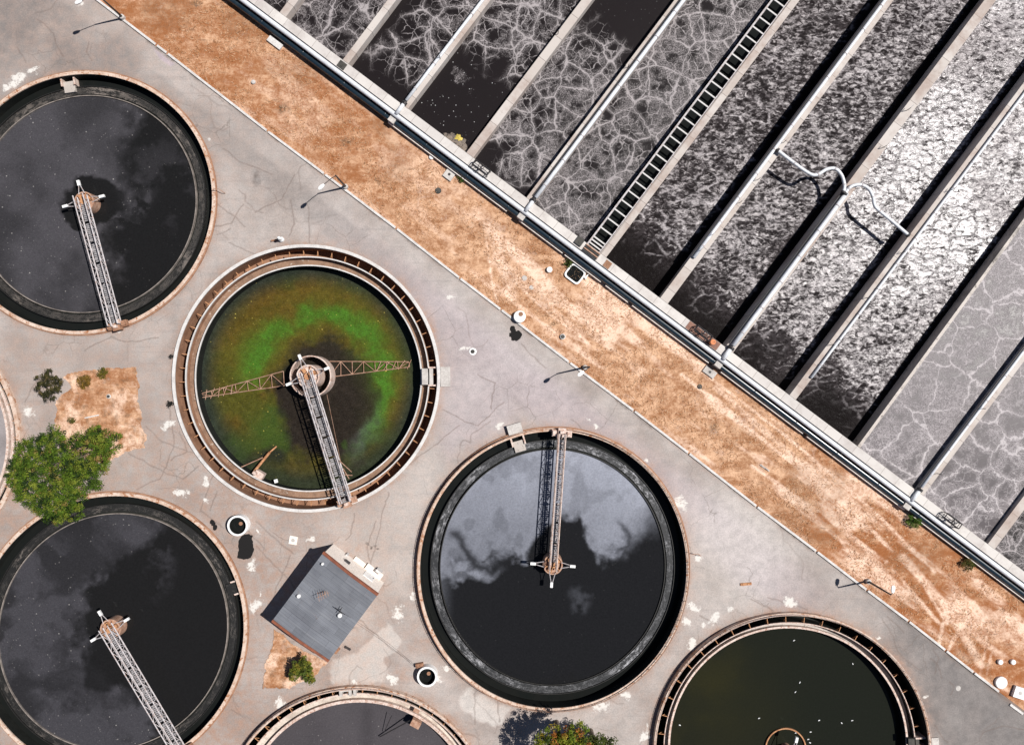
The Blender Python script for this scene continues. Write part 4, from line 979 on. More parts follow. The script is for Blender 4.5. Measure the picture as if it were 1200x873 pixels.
for u0, u1 in ((-292,-118),(-100,-36),(-33,20),(27,60),(66,178),(196,316),(322,465),(478,800)):
    LB.quadbox(*slabquad(u0,u1,146.6,148.1,.6), -.2, .6)
tag(LB.build('pipe_ledge', M['cream_wall']), 'low cream concrete ledge in front of the navy pipe', 'ledge')
MB().quadbox(*slabquad(-620,800,155.6,162.9,.15), -.3, .18).build('pipe_bench', M['dark_conc'], BA)
# branch pipes on the walls
def branch(name_label, u0, u1, v0, v1, r, z=ZT, mat='pipe_white', flanges=True):
    B = thing('branch_pipe', UV(u0, v0, z), name_label, 'pipe', 'air branch pipes on the basin walls')
    z += r+.03; n_ = max(2, int((v1-v0)/35)); P = [UV(u0+(u1-u0)*i/n_, v0+(v1-v0)*i/n_, z) for i in range(n_+1)]
    MB().tube(P, r, 12).build('pipe', M[mat], B, smooth=True)
    for i in range(1, n_+1):
        p = P[i-1].lerp(P[i], .5); dv = (P[i]-P[i-1]).normalized(); MB().tube([p-dv*.05, p+dv*.05], r*1.22, 12).build('coupling', M['steel_white'], B)
    return B
def header_join(B, u, r=.2):
    m = MB(); z = ZT+r+.03
    m.tube([UV(u,176,z), UV(u,168,z+.05), UV(u,160,1.62)], r*1.15, 12); m.build('elbow', M['pipe_white'], B, smooth=True)
    m = MB(); p = UV(u, 176.5, z); m.tube([UV(u,175,z),UV(u,178,z)], r*1.7, 14); m.tube([p, p+Vector((0,0,.6))], .05, 6); m.build('valve', M['steel_dark'], B)
    m = MB(); m.quadbox(*slabquad(u-4.2,u+4.2,155.4,149.0,1.25), .2, 1.28); m.quadbox(*slabquad(u-4.5,u+4.5,155.5,163.2,1.7), .2, 1.2); m.build('saddle', M['conc'], B)
b = branch('white pipe on the wall between the first calm black lane and the ringed lane', -290, -285.5, 180, VE, .19); header_join(b, -290)
b = branch('white pipe on the orange-edged wall beside the lacy lane left of the ladder channel', -100.5, -100.5, 180, VE, .24); header_join(b, -100.5)
b = branch('white pipe on the wall that the first bent pipe leaves from', 90, 88, 235, VE, .20)
b = branch('thick white pipe below the junction of the two bent pipes', 188.5, 188, 180, 403, .26); header_join(b, 188.5, .24)
b = branch('white pipe along the wall where the second bent pipe ends', 284.5, 284.5, 205, VE, .16)
b = branch('white pipe on the wall between the two palest foam lanes', 465, 465, 180, VE, .16); header_join(b, 465)
# thin dark conduits beside some of those pipes
for lab, u0, u1, v0, v1 in (('thin dark conduit along the thick white pipe below the bent pipes', 183.6,183.2,180,400), ('thin dark conduit beside the white pipe that the first bent pipe leaves from', 86.6,84.8,235,VE),
                       ('thin dark conduit beside the white pipe between the palest foam lanes', 462,462,180,VE), ('thin dark conduit beside the white pipe on the orange-edged wall', -104.4,-104.4,180,VE)):
    n_ = 12; P = [UV(u0+(u1-u0)*i/n_, v0+(v1-v0)*i/n_, ZT+.10) for i in range(n_+1)]
    tag(MB().tube(P, .07, 6).build('conduit', M['steel_dark']), lab, 'conduit', 'dark conduits on the basin walls')
def catmull(P, k=8):
    out = []
    for i in range(len(P)-1):
        p0, p1, p2, p3 = P[max(i-1,0)], P[i], P[i+1], P[min(i+2,len(P)-1)]
        for j in range(k):
            t = j/k; out.append(.5*((2*p1)+(-p0+p2)*t+(2*p0-5*p1+4*p2-p3)*t*t+(-p0+3*p1-3*p2+p3)*t**3))
    return out+[P[-1]]
for lab, pts in (('bent white pipe looping over the lane to the upper left of the junction', [(911,176),(925,187),(947,202.7),(957,205),(969,198.5),(979,198),(986.5,206),(989.7,218),(988,226)]),
                 ('bent white pipe looping over the lane to the lower right of the junction', [(990,228),(993,223),(999,218),(1009,216.7),(1018,221.5),(1023,231),(1025,241),(1032.4,248.6),(1048,261.5),(1065,276)])):
    T = thing('bent_pipe', W3(*pts[0], ZT), lab, 'pipe', 'bent crossover pipes')
    P = catmull([W3(x, y, ZT+.45) for x, y in pts], 7)
    MB().tube(P, .19, 12).build('pipe', M['pipe_white'], T, smooth=True)
    for q in range(9, len(P)-6, 13):
        dv = (P[q+1]-P[q]).normalized(); MB().tube([P[q]-dv*.07, P[q]+dv*.07], .235, 12).build('coupling', M['steel_white'], T)
    m = MB()
    for e, q in ((0,1),(-1,-2)):
        dv = (P[q]-P[e]).normalized(); m.tube([P[e]-dv*.05, P[e]+dv*.18], .27, 12); m.tube([P[e], P[e]-Vector((0,0,.42))], .16, 10)
    m.build('flange', M['steel_dark'], T)
# thin stanchions along walls
def post_pair(px, py, lab):
    T = thing('stanchion', W3(px,py,ZT), lab, 'post', 'stanchions on the basin walls'); x, y, _ = W3(px,py,ZT)
    MB().bar((x,y,ZT),(x,y,ZT+1.0),.07).build('post', M['steel_dark'], T); MB().bar((x,y,ZT+.95),(x+.35,y+.35,ZT+.95),.05).build('arm', M['steel_white'], T)
for px, py in ((867,238),(820,296),(869,303),(912,163),(1010,120+35),(1021,330-60),(1010,345),(920,165+70),(1111,450),(1052,520),(1076,90+50),(514,68),(640,30),(955,420-30),(1105,218),(770,75+30)):
    u = .8*(px-600)+.6*(py-436); v = .6*(px-600)-.8*(py-436)
    us = min([q for q in (-285,-192,-103.5,92.5,187.5,281,467.5)], key=lambda q: abs(q-u)); us += random.uniform(-3,3)
    post_pair(*UVp(us, max(v, 182)), 'thin dark stanchion on a basin divider wall')
# equipment on the walkway
def gate(u, v, lab, rust=False):
    z = ZT; T = thing('slide_gate', UV(u,v,z), lab, 'sluice gate', 'sluice gates on the walkway'); mt = M['steel_rust' if rust else 'steel_dark']
    hu, hv = 10.5, 3.4; c4 = [UV(u+a, v+b, z) for a, b in ((-hu,-hv),(hu,-hv),(hu,hv),(-hu,hv))]
    m = MB(); up = Vector((0,0,.95))
    for p in c4: m.bar(p, p+up, .09)
    for i in range(4): m.bar(c4[i]+up, c4[(i+1)%4]+up, .10); m.bar(c4[i]+up*.5, c4[(i+1)%4]+up*.5, .06)
    m.bar((c4[0]+c4[1])/2+up, (c4[2]+c4[3])/2+up, .12); m.build('frame', mt, T)
    c_ = UV(u,v,z); m = MB(); m.tube([c_, c_+Vector((0,0,1.5))], .05, 8); m.build('stem', M['steel_white'], T)
    m = MB(); m.tube([c_+Vector((.34*math.cos(k*PI/8), .34*math.sin(k*PI/8), 1.25)) for k in range(16)], .035, 6, closed=True)
    for k in range(4): m.bar(c_+Vector((0,0,1.25)), c_+Vector((.34*math.cos(k*PI/2), .34*math.sin(k*PI/2), 1.25)), .04)
    m.build('handwheel', mt, T)
gate(-171, 168.5, 'dark framed sluice gate on the clean pale walkway slabs near the white square pad'); gate(151, 169.5, 'dark framed sluice gate standing among rust-red plates'); gate(513, 169, 'dark framed sluice gate on the walkway by the pale foam lanes')
def plate(u0, u1, v0, v1, mat, lab, cat, name, h=.03, z=ZT):
    m = MB(); m.quadbox(*slabquad(u0,u1,v0,v1,z), z+.004, z+h); m.quadbox(*slabquad(u0+(u1-u0)*.42,u0+(u1-u0)*.58,v0+(v1-v0)*.3,v0+(v1-v0)*.7,z), z+h, z+h+.05)
    return tag(m.build(name, M[mat]), lab, cat)
plate(131, 158, 163.4, 173.2, 'rust_plate', 'long rust-red cover plate on the walkway under the framed gate', 'cover plate', 'cover_plate')
plate(158.6, 176, 163.4, 173.2, 'rust_plate', 'short rust-red cover plate beside the orange drum', 'cover plate', 'cover_plate')
plate(10, 18, 163.6, 172, 'brown_conc', 'small brown hatch cover at the foot of the ladder channel', 'hatch', 'hatch_cover', .06)
plate(-33, -24, 165, 174, 'dark_conc', 'grey hatch cover left of the foot of the ladder channel', 'hatch', 'hatch_cover', .25)
plate(-380, -370, 163.6, 172, 'dark_conc', 'dark brown pit cover where the second wall meets the walkway', 'hatch', 'hatch_cover', .04)
for k in range(4):
    u0 = -20; v0 = 164+2.4*k
    tag(MB().quadbox(*slabquad(u0,u0+20,v0,v0+1.3,ZT), ZT+.01, ZT+.22).build('timber_beam', M['steel_rust' if k % 2 else 'dark_conc']), 'dark beam laid across the foot of the ladder channel', 'beam', 'beams across the channel foot')
x, y, z = UV(166, 168, ZT); T = thing('drum', (x,y,ZT), 'bright orange drum on the rust-red plate', 'drum')
MB().lathe(x,y,[(.01,ZT),(.30,ZT),(.31,ZT+.3),(.29,ZT+.32),(.31,ZT+.6),(.29,ZT+.62),(.30,ZT+.88),(.01,ZT+.88)],20).build('body', M['orange_drum'], T); MB().lathe(x+.12,y,[(.01,ZT+.92),(.05,ZT+.92),(.05,ZT+.87)],10).build('bung', M['steel_dark'], T)
# pads, chambers and covers on the dry earth
def pad(px, py, lx, ly, rot, h, lab, mat='conc', ring=False, plain=False):
    x, y = W(px, py, h); T = thing('concrete_pad', (x,y,0), lab, 'pad'); MB().box(x,y,h/2,lx,ly,h,R(rot)).build('slab', M[mat], T)
    if plain: return T
    m = MB(); m.lathe(x,y,[(.01,h+.03),(.16 if not ring else .22,h+.03),(.16 if not ring else .22,h)],16); m.build('access_cover', M['steel_dark' if not ring else 'conc'], T); return T
pad(526.5,204.5,1.15,1.15,-37,.30,'square white-grey pad touching the navy pipe, near a small green weed')
pad(832,436,1.55,.85,-37,.25,'long pale pad at the navy pipe below the rust-red plates'); pad(322,50,1.9,.72,-37,.30,'oblong white slab lying on the earth near the top of the pipe','white_paint',plain=True)
pad(1196,812,1.45,1.3,-18,.45,'white square chamber top with ring cover at the right edge','white',True); pad(343.5,633,.95,.95,-10,.08,'small square cover slab on the yard north of the hut','cream_wall',True)
def disc(px, py, r, h, mat, lab, name='inspection_cover', cat='cover', hole=None, group=None):
    x, y = W(px, py, h); T = thing(name, (x,y,0), lab, cat, group)
    MB().lathe(x,y,[(r,-.05),(r,h-.05),(r-.05,h),(.01,h+.02)],32).build('lid', M[mat], T)
    if hole: MB().lathe(x+hole[0],y+hole[1],[(hole[2],h-.02),(hole[2],h+.06),(.01,h+.065)],20).build('cap', M['brown_conc' if r > .5 else 'dark_conc'], T)
    return T
disc(609,371,.70,.75,'white','white round chamber with a brown off-centre cap, standing on the kerb',hole=(.14,.28,.26))
disc(1174,800,.70,.35,'white','large white round cover beside the end of the kerb'); disc(1173,776,.30,.35,'white','small white round cover nearer the road, of the pair at lower right'); disc(1188,776,.30,.35,'white','small white round cover nearer the photo edge, of the pair at lower right')
disc(644,316,.34,.40,'white','small white round cover just below the black sump'); disc(614.5,326,.32,.10,'conc','pale round cover lying flat in the tyre tracks'); disc(622.7,337,.27,.08,'conc','smallest pale cover near the tyre tracks')
disc(659.5,394.5,.33,.30,'white_paint','white ring cover with dark middle on the brown earth',hole=(0,0,.23)); disc(554,412,.44,.05,'white','white ring manhole on the lavender paving',hole=(0,0,.24))
disc(127,464.5,.28,.12,'conc','grey ring cover in the planting bed',hole=(0,0,.17)); disc(1123,806.5,.32,.03,'conc','flat grey disc in the cracked dark paving'); disc(505.5,184,.28,.30,'white','small white cap close to the navy pipe near the square pad')
disc(296.5,96,.25,.25,'conc','small pale cap in the orange earth near the top'); disc(820,453,.3,.12,'dark_conc','small dark grey valve cover on the earth'); disc(513.5,223.5,.36,.15,'dark_conc','dark grey valve cover on the earth below the square pad')
disc(244.7,163.5,.2,.04,'conc','tiny pale cover on the paving east of the grey-filmed tank')
# open sump
x, y = W(674,321,.3); T = thing('sump', (x,y,0), 'black open sump with white rounded kerb beside the navy pipe', 'sump')
def rrect(w, h, r, rot, k=6):
    P = []
    for cx, cy, a in ((w/2-r,h/2-r,0),(-w/2+r,h/2-r,90),(-w/2+r,-h/2+r,180),(w/2-r,-h/2+r,270)):
        for j in range(k+1):
            q = R(a+90*j/k); P.append((cx+r*math.cos(q), cy+r*math.sin(q)))
    c_, s_ = math.cos(R(rot)), math.sin(R(rot)); return [(x+p*c_-q*s_, y+p*s_+q*c_) for p, q in P]
o_, i_ = rrect(2.1,1.9,.45,-37), rrect(1.72,1.52,.35,-37); m = MB(); k = len(o_)
for P, z in ((o_,-.1),(o_,.3),(i_,.3),(i_,-.35)): m.v += [(*p, z) for p in P]
for j in range(3):
    for q in range(k): m.f.append((j*k+q, j*k+(q+1)%k, (j+1)*k+(q+1)%k, (j+1)*k+q))
m.build('kerb_wall', M['white'], T); m = MB(); m.v = [(*p, .13) for p in i_]; m.f = [tuple(range(k))]; m.build('well', M['black_water'], T)
MB().prism([W(684,325), W(690,321.5), W(686,328)], .02, .35).build('wing_wall', M['white'], T)
# white vats
for px, py, r, lab in ((278.3,616,1.19,'white round vat between the green tank and the black blot'), (500.5,793,1.17,'white round vat near the bottom with a pale stain at its side')):
    h = 1.0; x, y = W(px, py, h); T = thing('vat', (x,y,0), lab, 'vat', 'white open vats in the yard')
    MB().lathe(x,y,[(r,0),(r,h),(r-.22,h),(r-.22,h-.12)],48).build('wall', M['white'], T, smooth=False); MB().lathe(x,y,[(r-.225,h-.11),(r-.225,-.8)],48).build('lining', M['lining'], T); MB().lathe(x,y,[(r-.23,.14),(.01,.14)],32).build('liquid', M['black_water'], T)
    MB().tube([(x+.1,y+.1,-.2),(x+.1,y+.1,.2)],.22,12).build('standpipe', M['rust_band'], T)
# lime hydrant post
x, y = W(330,281); T = thing('hydrant', (x,y,0), 'white hydrant post on the paving north of the green tank', 'hydrant')
MB().lathe(x,y,[(.34,0),(.32,.25),(.20,.5),(.16,1.15),(.20,1.2),(.10,1.45),(.01,1.5)],14).build('body', M['white'], T); MB().box(x-.45,y-.02,.12,1.5,.16,.2,R(12)).build('base_plate', M['rust_band'], T); MB().tube([(x-.3,y,.8),(x+.3,y,.8)],.08,8).build('outlet', M['white'], T)
# post with bracing at tank rims
for px, py, lab in ((254,224,'thin rusty hoop at the eastern rim of the grey-filmed tank'), (811,648,'thin rusty hoop at the eastern rim of the blue-grey filmed tank')):
    x, y = W(px,py); tag(MB().tube([(x-.2,y,0),(x-.2,y,.8),(x+.5,y+.1,.9),(x+.9,y-.2,.6),(x+1.0,y-.3,0)],.04,6).build('rail_hoop', M['steel_rust']), lab, 'rail')
# bits of scrap
for px, py, lx, ly, rot, mat, lab, nm in ((874,684,1.3,.30,5,'steel_orange','orange rusty scrap bar on the paving','scrap_bar'),(108,488,1.7,.14,12,'white_paint','white pole lying in the planting bed','pole'),(896,548,1.3,.16,-35,'conc','short pale pipe lying on the tyre-tracked earth','pipe_length'),
                        (395.5,761,.7,.4,50,'rust_band','rusty crate against the south-east wall of the hut','crate'),(407.5,759,.8,.25,-30,'steel_dark','dark bar on the paving beside the hut','scrap_bar'),(492,778,.9,.45,10,'rust_band','rusty pump body beside the lower white vat','pump')):
    x, y = W(px,py); h = .12 if nm != 'crate' and nm != 'pump' else .5
    m = MB(); m.box(x,y,h/2,lx,ly,h,R(rot)); m.box(x+lx*.25*math.cos(R(rot)),y+lx*.25*math.sin(R(rot)),h+.04,lx*.3,ly*.6,.08,R(rot+8)); m.box(x-lx*.3*math.cos(R(rot)),y-lx*.3*math.sin(R(rot)),h+.03,lx*.12,ly*1.1,.06,R(rot))
    tag(m.build(nm, M[mat]), lab, nm.split('_')[0])

# ------------------------------------------------------------------ hut
HB = [W(391,637), W(450,682.5), W(394,758), W(333,714.5)]     # N, E, S, W corners on the ground
hc = [sum(p[i] for p in HB)/4 for i in (0,1)]
H = thing('hut', (*hc, 0), 'cream-walled hut with grey sheet roof and red-brown trim', 'building')
Nn, Ee, Ss, Ww = [Vector((*p, 0)) for p in HB]; ze, zr = 4.5, 4.72
e1 = (Ee-Nn).normalized(); e2 = (Ww-Nn).normalized()
mid = lambda a, b: (a+b)/2
m = MB()
P = [Nn, Ww, Ss, Ee]
m.v = [tuple(p) for p in P]+[(*p[:2], ze) for p in P]+[(*mid(Nn,Ee)[:2], zr-.06),(*mid(Ww,Ss)[:2], zr-.06)]
m.f = [(0,1,5,4),(1,2,6,9,5),(2,3,7,6),(3,0,4,8,7)]
m.build('wall', M['cream_wall'], H)
# roof: two slopes, each with thickness; own local frame so the seams run down the slope
RO = bpy.data.objects.new('roof', bpy.data.meshes.new('roof')); COL.objects.link(RO)
lw, ll = (Ee-Nn).length, (Ww-Nn).length
m = MB(); ov = .12
for sg in (-1, 1):
    x0, x1 = (0, sg*(lw/2+ov)); i = len(m.v)
    for t in (0, .08):
        m.v += [(x0,-ll/2+.27,zr-ze+t),(x1,-ll/2+.27,0+t),(x1,ll/2-.27,0+t),(x0,ll/2-.27,zr-ze+t)]
    m.f += [(i,i+1,i+2,i+3),(i+4,i+5,i+6,i+7)]+[(i+k,i+(k+1)%4,i+4+(k+1)%4,i+4+k) for k in range(4)]
sw = [(y, x, z) for x, y, z in m.v]
RO.data.from_pydata(sw, [], m.f); RO.data.update(); RO.data.materials.append(M['roof'])
bm = bmesh.new(); bm.from_mesh(RO.data); bmesh.ops.recalc_face_normals(bm, faces=bm.faces); bm.to_mesh(RO.data); bm.free()
RO.parent = H; cc = (Nn+Ee+Ss+Ww)/4; RO.location = (0,0,ze); RO.rotation_euler = (0,0,math.atan2(e2.y, e2.x))
for a, b, w_ in ((Nn,Ee,.26),(Ww,Ss,.26)):
    out = (mid(a,b)-cc).normalized(); m = MB(); t = (b-a).normalized()
    for p, q in ((a-t*.14, mid(a,b)), (mid(a,b), b+t*.14)):
        zz = lambda s_: zr if (s_-mid(a,b)).length < .01 else ze
        i = len(m.v)
        for s_ in (p, q):
            for o_, h_ in ((-w_,-.2),(.03,-.2),(.03,.16),(-w_,.16)): m.v.append((*(s_+out*o_)[:2], zz(s_)+h_))
        m.f += [(i,i+1,i+2,i+3),(i+4,i+5,i+6,i+7)]+[(i+k,i+(k+1)%4,i+4+(k+1)%4,i+4+k) for k in range(4)]
    m.build('fascia', M['brick'], H)
out = (mid(Nn,Ee)-cc).normalized()
def onwall(t, z, o=0.0): p = Nn.lerp(Ee, t)+out*o; return Vector((p.x, p.y, z))
def wallbox(t0, t1, z0, z1, d0, d1):
    return MB().quadbox(*[tuple(q[:2]) for q in (onwall(t0,0,d0),onwall(t1,0,d0),onwall(t1,0,d1),onwall(t0,0,d1))], z0, z1)
wallbox(.62,.92,0,.35,.01,.75).build('door_step', M['cream_wall'], H)
wallbox(.78,.88,0,1.1,.76,1.05).build('meter_box', M['white_paint'], H)
dr = wallbox(.66,.84,.36,2.5,.005,.06).build('door', M['white'], H); wallbox(.815,.83,1.35,1.5,.061,.12).build('handle', M['steel_dark'], dr)
wallbox(.30,.40,2.6,2.7,.005,.30).build('canopy', M['steel_dark'], H)
wallbox(.26,.30,.0,1.0,.02,.22).build('cabinet', M['white_paint'], H); wallbox(.40,.60,0,.25,.01,.5).build('door_step', M['cream_wall'], H)
def vent(px, py, z, r):
    x, y = W(px, py, z+.5); return MB().tube([(x,y,z-.3),(x,y,z+.25)], r*.6, 12).lathe(x,y,[(r*.9,z+.2),(r,z+.35),(r*.85,z+.52),(r*.5,z+.62),(.01,z+.65)],18)
vent(377.5,661,4.5,.17).build('roof_vent', M['white'], H); vent(349.5,698.8,4.45,.24).build('roof_vent', M['white'], H); vent(397.7,721.5,4.6,.27).build('roof_vent', M['white'], H)
x, y = W(379.5,696,5.9); m = MB(); m.tube([(x,y,5.0),(x,y,6.5)],.045,6)
for k in range(5): q = Vector((.7*(1-k*.12),.28,0)); c_ = Vector((x+.25*k-.5,y+.1*k-.2,6.3)); m.bar(c_-Vector((-.1,.5-.05*k,0)), c_+Vector((-.1,.5-.05*k,0)), .035)
m.bar(Vector((x-.7,y-.3,6.3)), Vector((x+.7,y+.3,6.3)), .04); m.build('antenna', M['steel_rust'], H)
x, y = W(398,716,5.6); MB().tube([(x,y,4.9),(x,y,5.5)],.04,6).bar((x-.55,y+.4,5.5),(x+.55,y-.4,5.5),.07).bar((x-.2,y-.35,5.45),(x+.25,y+.4,5.45),.06).build('light_bracket', M['steel_dark'], H)
P = [Vector((x,y,5.5)), Vector((*W(491,783,1.2),1.2))]; tag(MB().tube([P[0].lerp(P[1],k/12)-Vector((0,0,.8*math.sin(PI*k/12))) for k in range(13)], .013, 4).build('cable', M['steel_dark']), 'thin dark cable slung from the hut roof to the lower vat', 'cable')

# ------------------------------------------------------------------ lamps
def lamp(px, py, arm, lab, h=5.6):
    x, y = W(px,py); T = thing('street_lamp', (x,y,0), lab, 'street lamp', 'street lamps along the kerb')
    MB().lathe(x,y,[(.30,0),(.29,.45),(.22,.52),(.01,.52)],16).build('base', M['conc'], T)
    MB().tube([(x,y,.5),(x,y,h*.5),(x,y,h)], [.13,.105,.075], 10).build('pole', M['steel_dark'], T, smooth=True)
    a = Vector((arm[0],arm[1],0)); top = Vector((x,y,h)); MB().tube([top-Vector((0,0,.15)), top+a*.4+Vector((0,0,.25)), top+a+Vector((0,0,.38))], .045, 8).build('arm', M['steel_dark'], T)
    d = a.normalized(); c_ = top+a+d*.28+Vector((0,0,.36)); s = Vector((-d.y,d.x,0)); m = MB()
    i = 0
    for t, w, z0, z1 in ((-.4,.10,-.05,.06),(-.1,.19,-.10,.09),(.25,.19,-.10,.08),(.42,.10,-.05,.04)):
        for sd, zz in ((-1,z0),(1,z0),(1,z1),(-1,z1)): m.v.append(tuple(c_+d*t+s*w*sd+Vector((0,0,zz))))
    m.f = [(0,1,2,3),(15,14,13,12)]+[(k*4+j,(k+1)*4+j,(k+1)*4+(j+1)%4,k*4+(j+1)%4) for k in range(3) for j in range(4)]
    m.build('lamp_head', M['lamp'], T)
lamp(144.5,21.5,(-1.75,-.75),'street lamp at the top corner of the road, long arm over the paving')
lamp(405.5,219.5,(-1.25,-1.15),'street lamp by the kerb opposite the green tank, arm towards the yard')
lamp(685.5,430.5,(-.75,-.55),'street lamp in the middle of the kerb line, near the round white chamber')
lamp(1016.5,680.5,(.05,.40),'street lamp on the earth at lower right, short arm', 5.8)

# ------------------------------------------------------------------ plants
def leaves(name, clumps, per, size, palette, parent=None, seed=1):
    """leaf faces scattered through clumps (x,y,z,r)"""
    rg = np.random.RandomState(seed); V = []; Fc = []; Cc = []
    for (x,y,z,r,ci) in clumps:
        k = int(per*(.7+.6*rg.rand()))
        d = rg.normal(size=(k,3)); d /= np.linalg.norm(d,axis=1)[:,None]; rad = r*rg.rand(k)**.45
        p = np.array([x,y,z])+d*rad[:,None]*np.array([1,1,.75])
        nrm = d*.5+rg.normal(size=(k,3))*.55+np.array([0,0,.55]); nrm /= np.linalg.norm(nrm,axis=1)[:,None]
        t = np.cross(nrm, rg.normal(size=(k,3))); t /= np.linalg.norm(t,axis=1)[:,None]; b = np.cross(nrm,t)
        s = size*(.6+.8*rg.rand(k))[:,None]
        q = np.stack([p-t*s, p-b*s*.42, p+t*s, p+b*s*.42],1); V.append(q.reshape(-1,3))
        c = np.array(palette[ci])*(.75+.5*rg.rand(k))[:,None]; Cc.append(np.repeat(c,4,0))
    V = np.concatenate(V); F = np.arange(len(V)).reshape(-1,4)
    o = grid_mesh(name, V, F, M['leaf'], {'Col': np.concatenate(Cc)})
    if parent is not None: o.parent = parent; o.location = -Vector(parent.location)
    return o
def tree(base, lobes, h, lab, palette, wts, per, size, ncl, seed, name='tree', trunk_r=.25):
    rg = random.Random(seed); x0, y0 = W(*base); T = thing(name, (x0,y0,0), lab, name.split('_')[-1])
    cl = []
    for px, py, r, zz in lobes:
        x, y = W(px,py,zz)
        for k in range(int(ncl*r*r)):
            a = rg.uniform(0,2*PI); q = r*math.sqrt(rg.random()); dz = math.sqrt(max(0,r*r-q*q))
            z = zz + dz*rg.uniform(-.55,.95)*.85
            cl.append((x+q*math.cos(a), y+q*math.sin(a), z, rg.uniform(.28,.62)*(1 if r > 1 else .6), rg.choices(range(len(palette)), wts)[0]))
    leaves('crown', cl, per, size, palette, T, seed)
    m = MB(); top = max(l[3] for l in lobes)
    m.tube([(x0,y0,-.1),(x0+.1,y0,h*.3),(x0,y0+.1,h*.55)], [trunk_r*1.3,trunk_r,trunk_r*.8], 10)
    for px, py, r, zz in lobes:
        x, y = W(px,py,zz); e = Vector((x,y,zz)); s_ = Vector((x0,y0+.1,h*.5)); m.tube([s_, s_.lerp(e,.5)+Vector((0,0,.3)), e], [trunk_r*.6,trunk_r*.4,trunk_r*.12], 6)
    m.build('trunk', M['bark'], T); return T
GREEN = [(.085,.138,.013),(.050,.090,.010),(.155,.185,.024),(.016,.032,.008),(.20,.155,.040)]
tree((76,545), [(42,535,2.3,4.6),(70,560,3.0,5.2),(103,533,2.6,5.0),(40,570,2.3,4.2),(62,590,2.2,3.8),(95,563,2.2,4.8),(128,521,1.6,4.2),(60,520,1.9,4.6),(25,560,1.6,3.6),(112,512,1.2,4.2),(84,600,1.2,3.4),(22,545,1.2,3.6)], 5, 'big bushy green tree growing between two tanks', GREEN, (5,4,3.2,3.6,1.0), 54, .105, 16, 31)
YG = [(.20,.225,.022),(.115,.165,.018),(.27,.20,.030),(.30,.11,.025),(.045,.068,.014)]
tree((652,846), [(648,868,1.5,6.0),(672,862,1.5,6.4),(640,880,1.5,5.8),(662,884,1.8,6.6),(682,876,1.2,5.8)], 6.0, 'yellow-green tree with orange tips at the bottom edge', YG, (5,4,2,2,2), 62, .12, 17, 32)
tree((692,856), [(702,874,1.4,5.2),(716,878,1.1,4.8),(695,886,1.5,5.4),(712,890,1.5,5.3)], 5.0, 'darker green tree right of the orange-tipped one at the bottom edge', [(.060,.080,.016),(.090,.105,.020),(.17,.075,.022),(.028,.038,.010)], (5,4,1.2,3), 62, .12, 17, 33)
tree((353,780), [(350,783,.85,2.0),(360,788,.75,1.8),(346,790,.6,1.6),(357,776,.7,1.9),(363,796,.5,1.4)], 1.8, 'yellow-green bush in the orange earth behind the hut', [(.13,.15,.020),(.08,.11,.018),(.22,.19,.03),(.05,.06,.012)], (4,4,2,2), 60, .10, 40, 35, 'bush', .06)
tree((54,452), [(58,446,.9,1.3),(50,455,.8,1.2),(63,458,.8,1.2),(68,448,.7,1.1),(56,464,.7,1.0),(47,444,.6,1.0),(60,438,.6,1.0)], 1.1, 'dark olive shrub with bare twigs at the corner of the bed', [(.045,.045,.016),(.075,.065,.022),(.03,.03,.012),(.10,.075,.03)], (4,3,3,2), 34, .10, 22, 36, 'shrub', .06)
m = MB()
def tuft(px, py, r, lab, pal_, seed, name='weed', z=.25, per=40):
    return tree((px,py), [(px,py,r,z),(px+r*4,py-r*3,r*.7,z*.9)], z, lab, pal_, [1]*len(pal_), per, .07, 60, seed, name, .02)
tuft(98,448,.75,'large ochre weed patch in the planting bed',[(.19,.12,.025),(.26,.15,.03),(.12,.08,.02)],41); tuft(120,437.5,.55,'olive-yellow round weed at the top of the planting bed',[(.15,.12,.02),(.10,.095,.018)],42); tuft(84,493,.32,'small olive weed near the white pole',[(.10,.09,.02),(.06,.065,.016)],43)
tuft(1071,611,.85,'bright green weed growing under the navy pipe at right',[(.07,.14,.02),(.11,.17,.03),(.04,.07,.015)],44,z=.4); tuft(541,208,.45,'small green weed by the square white pad',[(.05,.12,.02),(.09,.10,.02)],45); tuft(666,309,.5,'green weed at the corner of the black sump',[(.06,.09,.02),(.11,.12,.03),(.03,.04,.012)],46)
tuft(1134,661,.75,'dull olive weed patch at the right end of the navy pipe',[(.08,.09,.02),(.14,.10,.03)],47,z=.3)
tuft(199,475,.36,'dark little weed at the western rim of the green tank',[(.018,.018,.015),(.03,.026,.02)],48,z=.3); tuft(200,418,.22,'darkest tiny weed north of the other one at the green tank rim',[(.015,.015,.014),(.02,.02,.018)],49,z=.25)
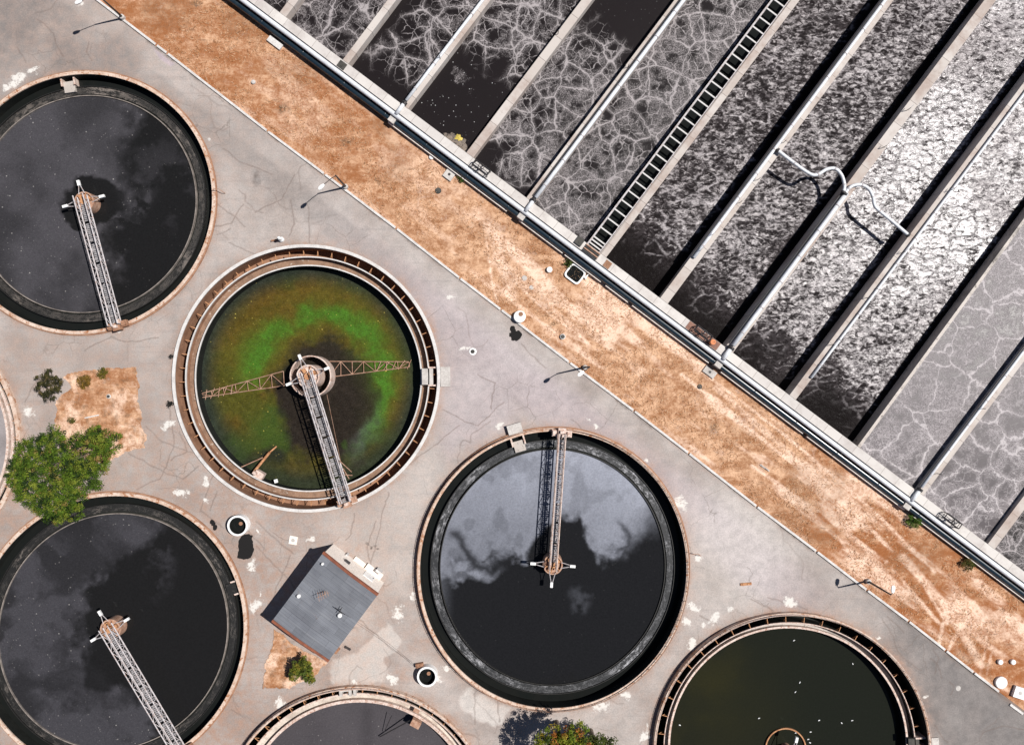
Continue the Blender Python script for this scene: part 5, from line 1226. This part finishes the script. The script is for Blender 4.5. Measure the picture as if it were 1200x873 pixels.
# dry grass blades over the earth
def grass():
    rg = np.random.RandomState(3); k = 42000
    A = rg.uniform(-560, 640, k); B = rg.uniform(-4, 146, k); px = 600+.8*A+.6*B; py = 436+.6*A-.8*B
    ok = (kerb_side(px,py) > 1.2) & (fbm(px/22, py/22, 4, 61) > .44) & (px > -30) & (px < 1240) & (py > -30) & (py < 900); px, py = px[ok], py[ok]; k = len(px)
    x, y = (px-600)*.1, (436.5-py)*.1; a = rg.uniform(0,2*PI,k); ln = rg.uniform(.12,.42,k); h = rg.uniform(.05,.22,k); w = rg.uniform(.012,.03,k)
    dx, dy = np.cos(a), np.sin(a); z = np.full(k,.02)
    V = np.stack([np.stack([x-dy*w,y+dx*w,z],-1), np.stack([x+dy*w,y-dx*w,z],-1), np.stack([x+dx*ln+dy*w*.3,y+dy*ln-dx*w*.3,z+h],-1), np.stack([x+dx*ln-dy*w*.3,y+dy*ln+dx*w*.3,z+h],-1)],1).reshape(-1,3)
    pal_ = np.array([(.62,.40,.24),(.50,.27,.13),(.70,.50,.34),(.30,.14,.06),(.20,.10,.05)]); c = pal_[rg.choice(5,k,p=[.3,.25,.2,.15,.1])]
    tag(grid_mesh('dry_grass', V, np.arange(len(V)).reshape(-1,4), M['leaf'], {'Col': np.repeat(c,4,0)}), kind='stuff')
grass()

# ------------------------------------------------------------------ light, sky, camera
w = bpy.data.worlds.new('World'); S.world = w; w.use_nodes = True; nt = w.node_tree
sky = nt.nodes.new('ShaderNodeTexSky'); sky.sky_type = 'NISHITA'; sky.sun_disc = False
sky.sun_elevation = R(SUN_EL); sky.sun_rotation = R(90-SUN_AZ); sky.altitude = 50; sky.air_density = .6; sky.dust_density = .4
bg = nt.nodes['Background']; nt.links.new(sky.outputs[0], bg.inputs[0]); bg.inputs[1].default_value = .052
sd = bpy.data.lights.new('sun', 'SUN'); sd.energy = 5.0; sd.angle = R(.53); sd.color = (1.0,.965,.92)
so = bpy.data.objects.new('sun', sd); COL.objects.link(so)
v = Vector((math.cos(R(SUN_EL))*math.cos(R(SUN_AZ)), math.cos(R(SUN_EL))*math.sin(R(SUN_AZ)), math.sin(R(SUN_EL))))
so.rotation_euler = v.to_track_quat('Z', 'Y').to_euler(); so.location = v*120
cd = bpy.data.cameras.new('camera'); cd.sensor_width = 36; cd.lens = 36*D/120; cd.clip_end = 3000; cd.clip_start = 1
co = bpy.data.objects.new('camera', cd); COL.objects.link(co); co.location = (0,0,D); co.rotation_euler = (0,0,0); S.camera = co
S.view_settings.view_transform = 'Standard'; S.view_settings.look = 'None'; S.view_settings.exposure = .3; S.view_settings.gamma = 1
S.view_settings.use_curve_mapping = False
S.cycles.use_denoising = True
S.cycles.max_bounces = 5; S.cycles.sample_clamp_indirect = 4.0
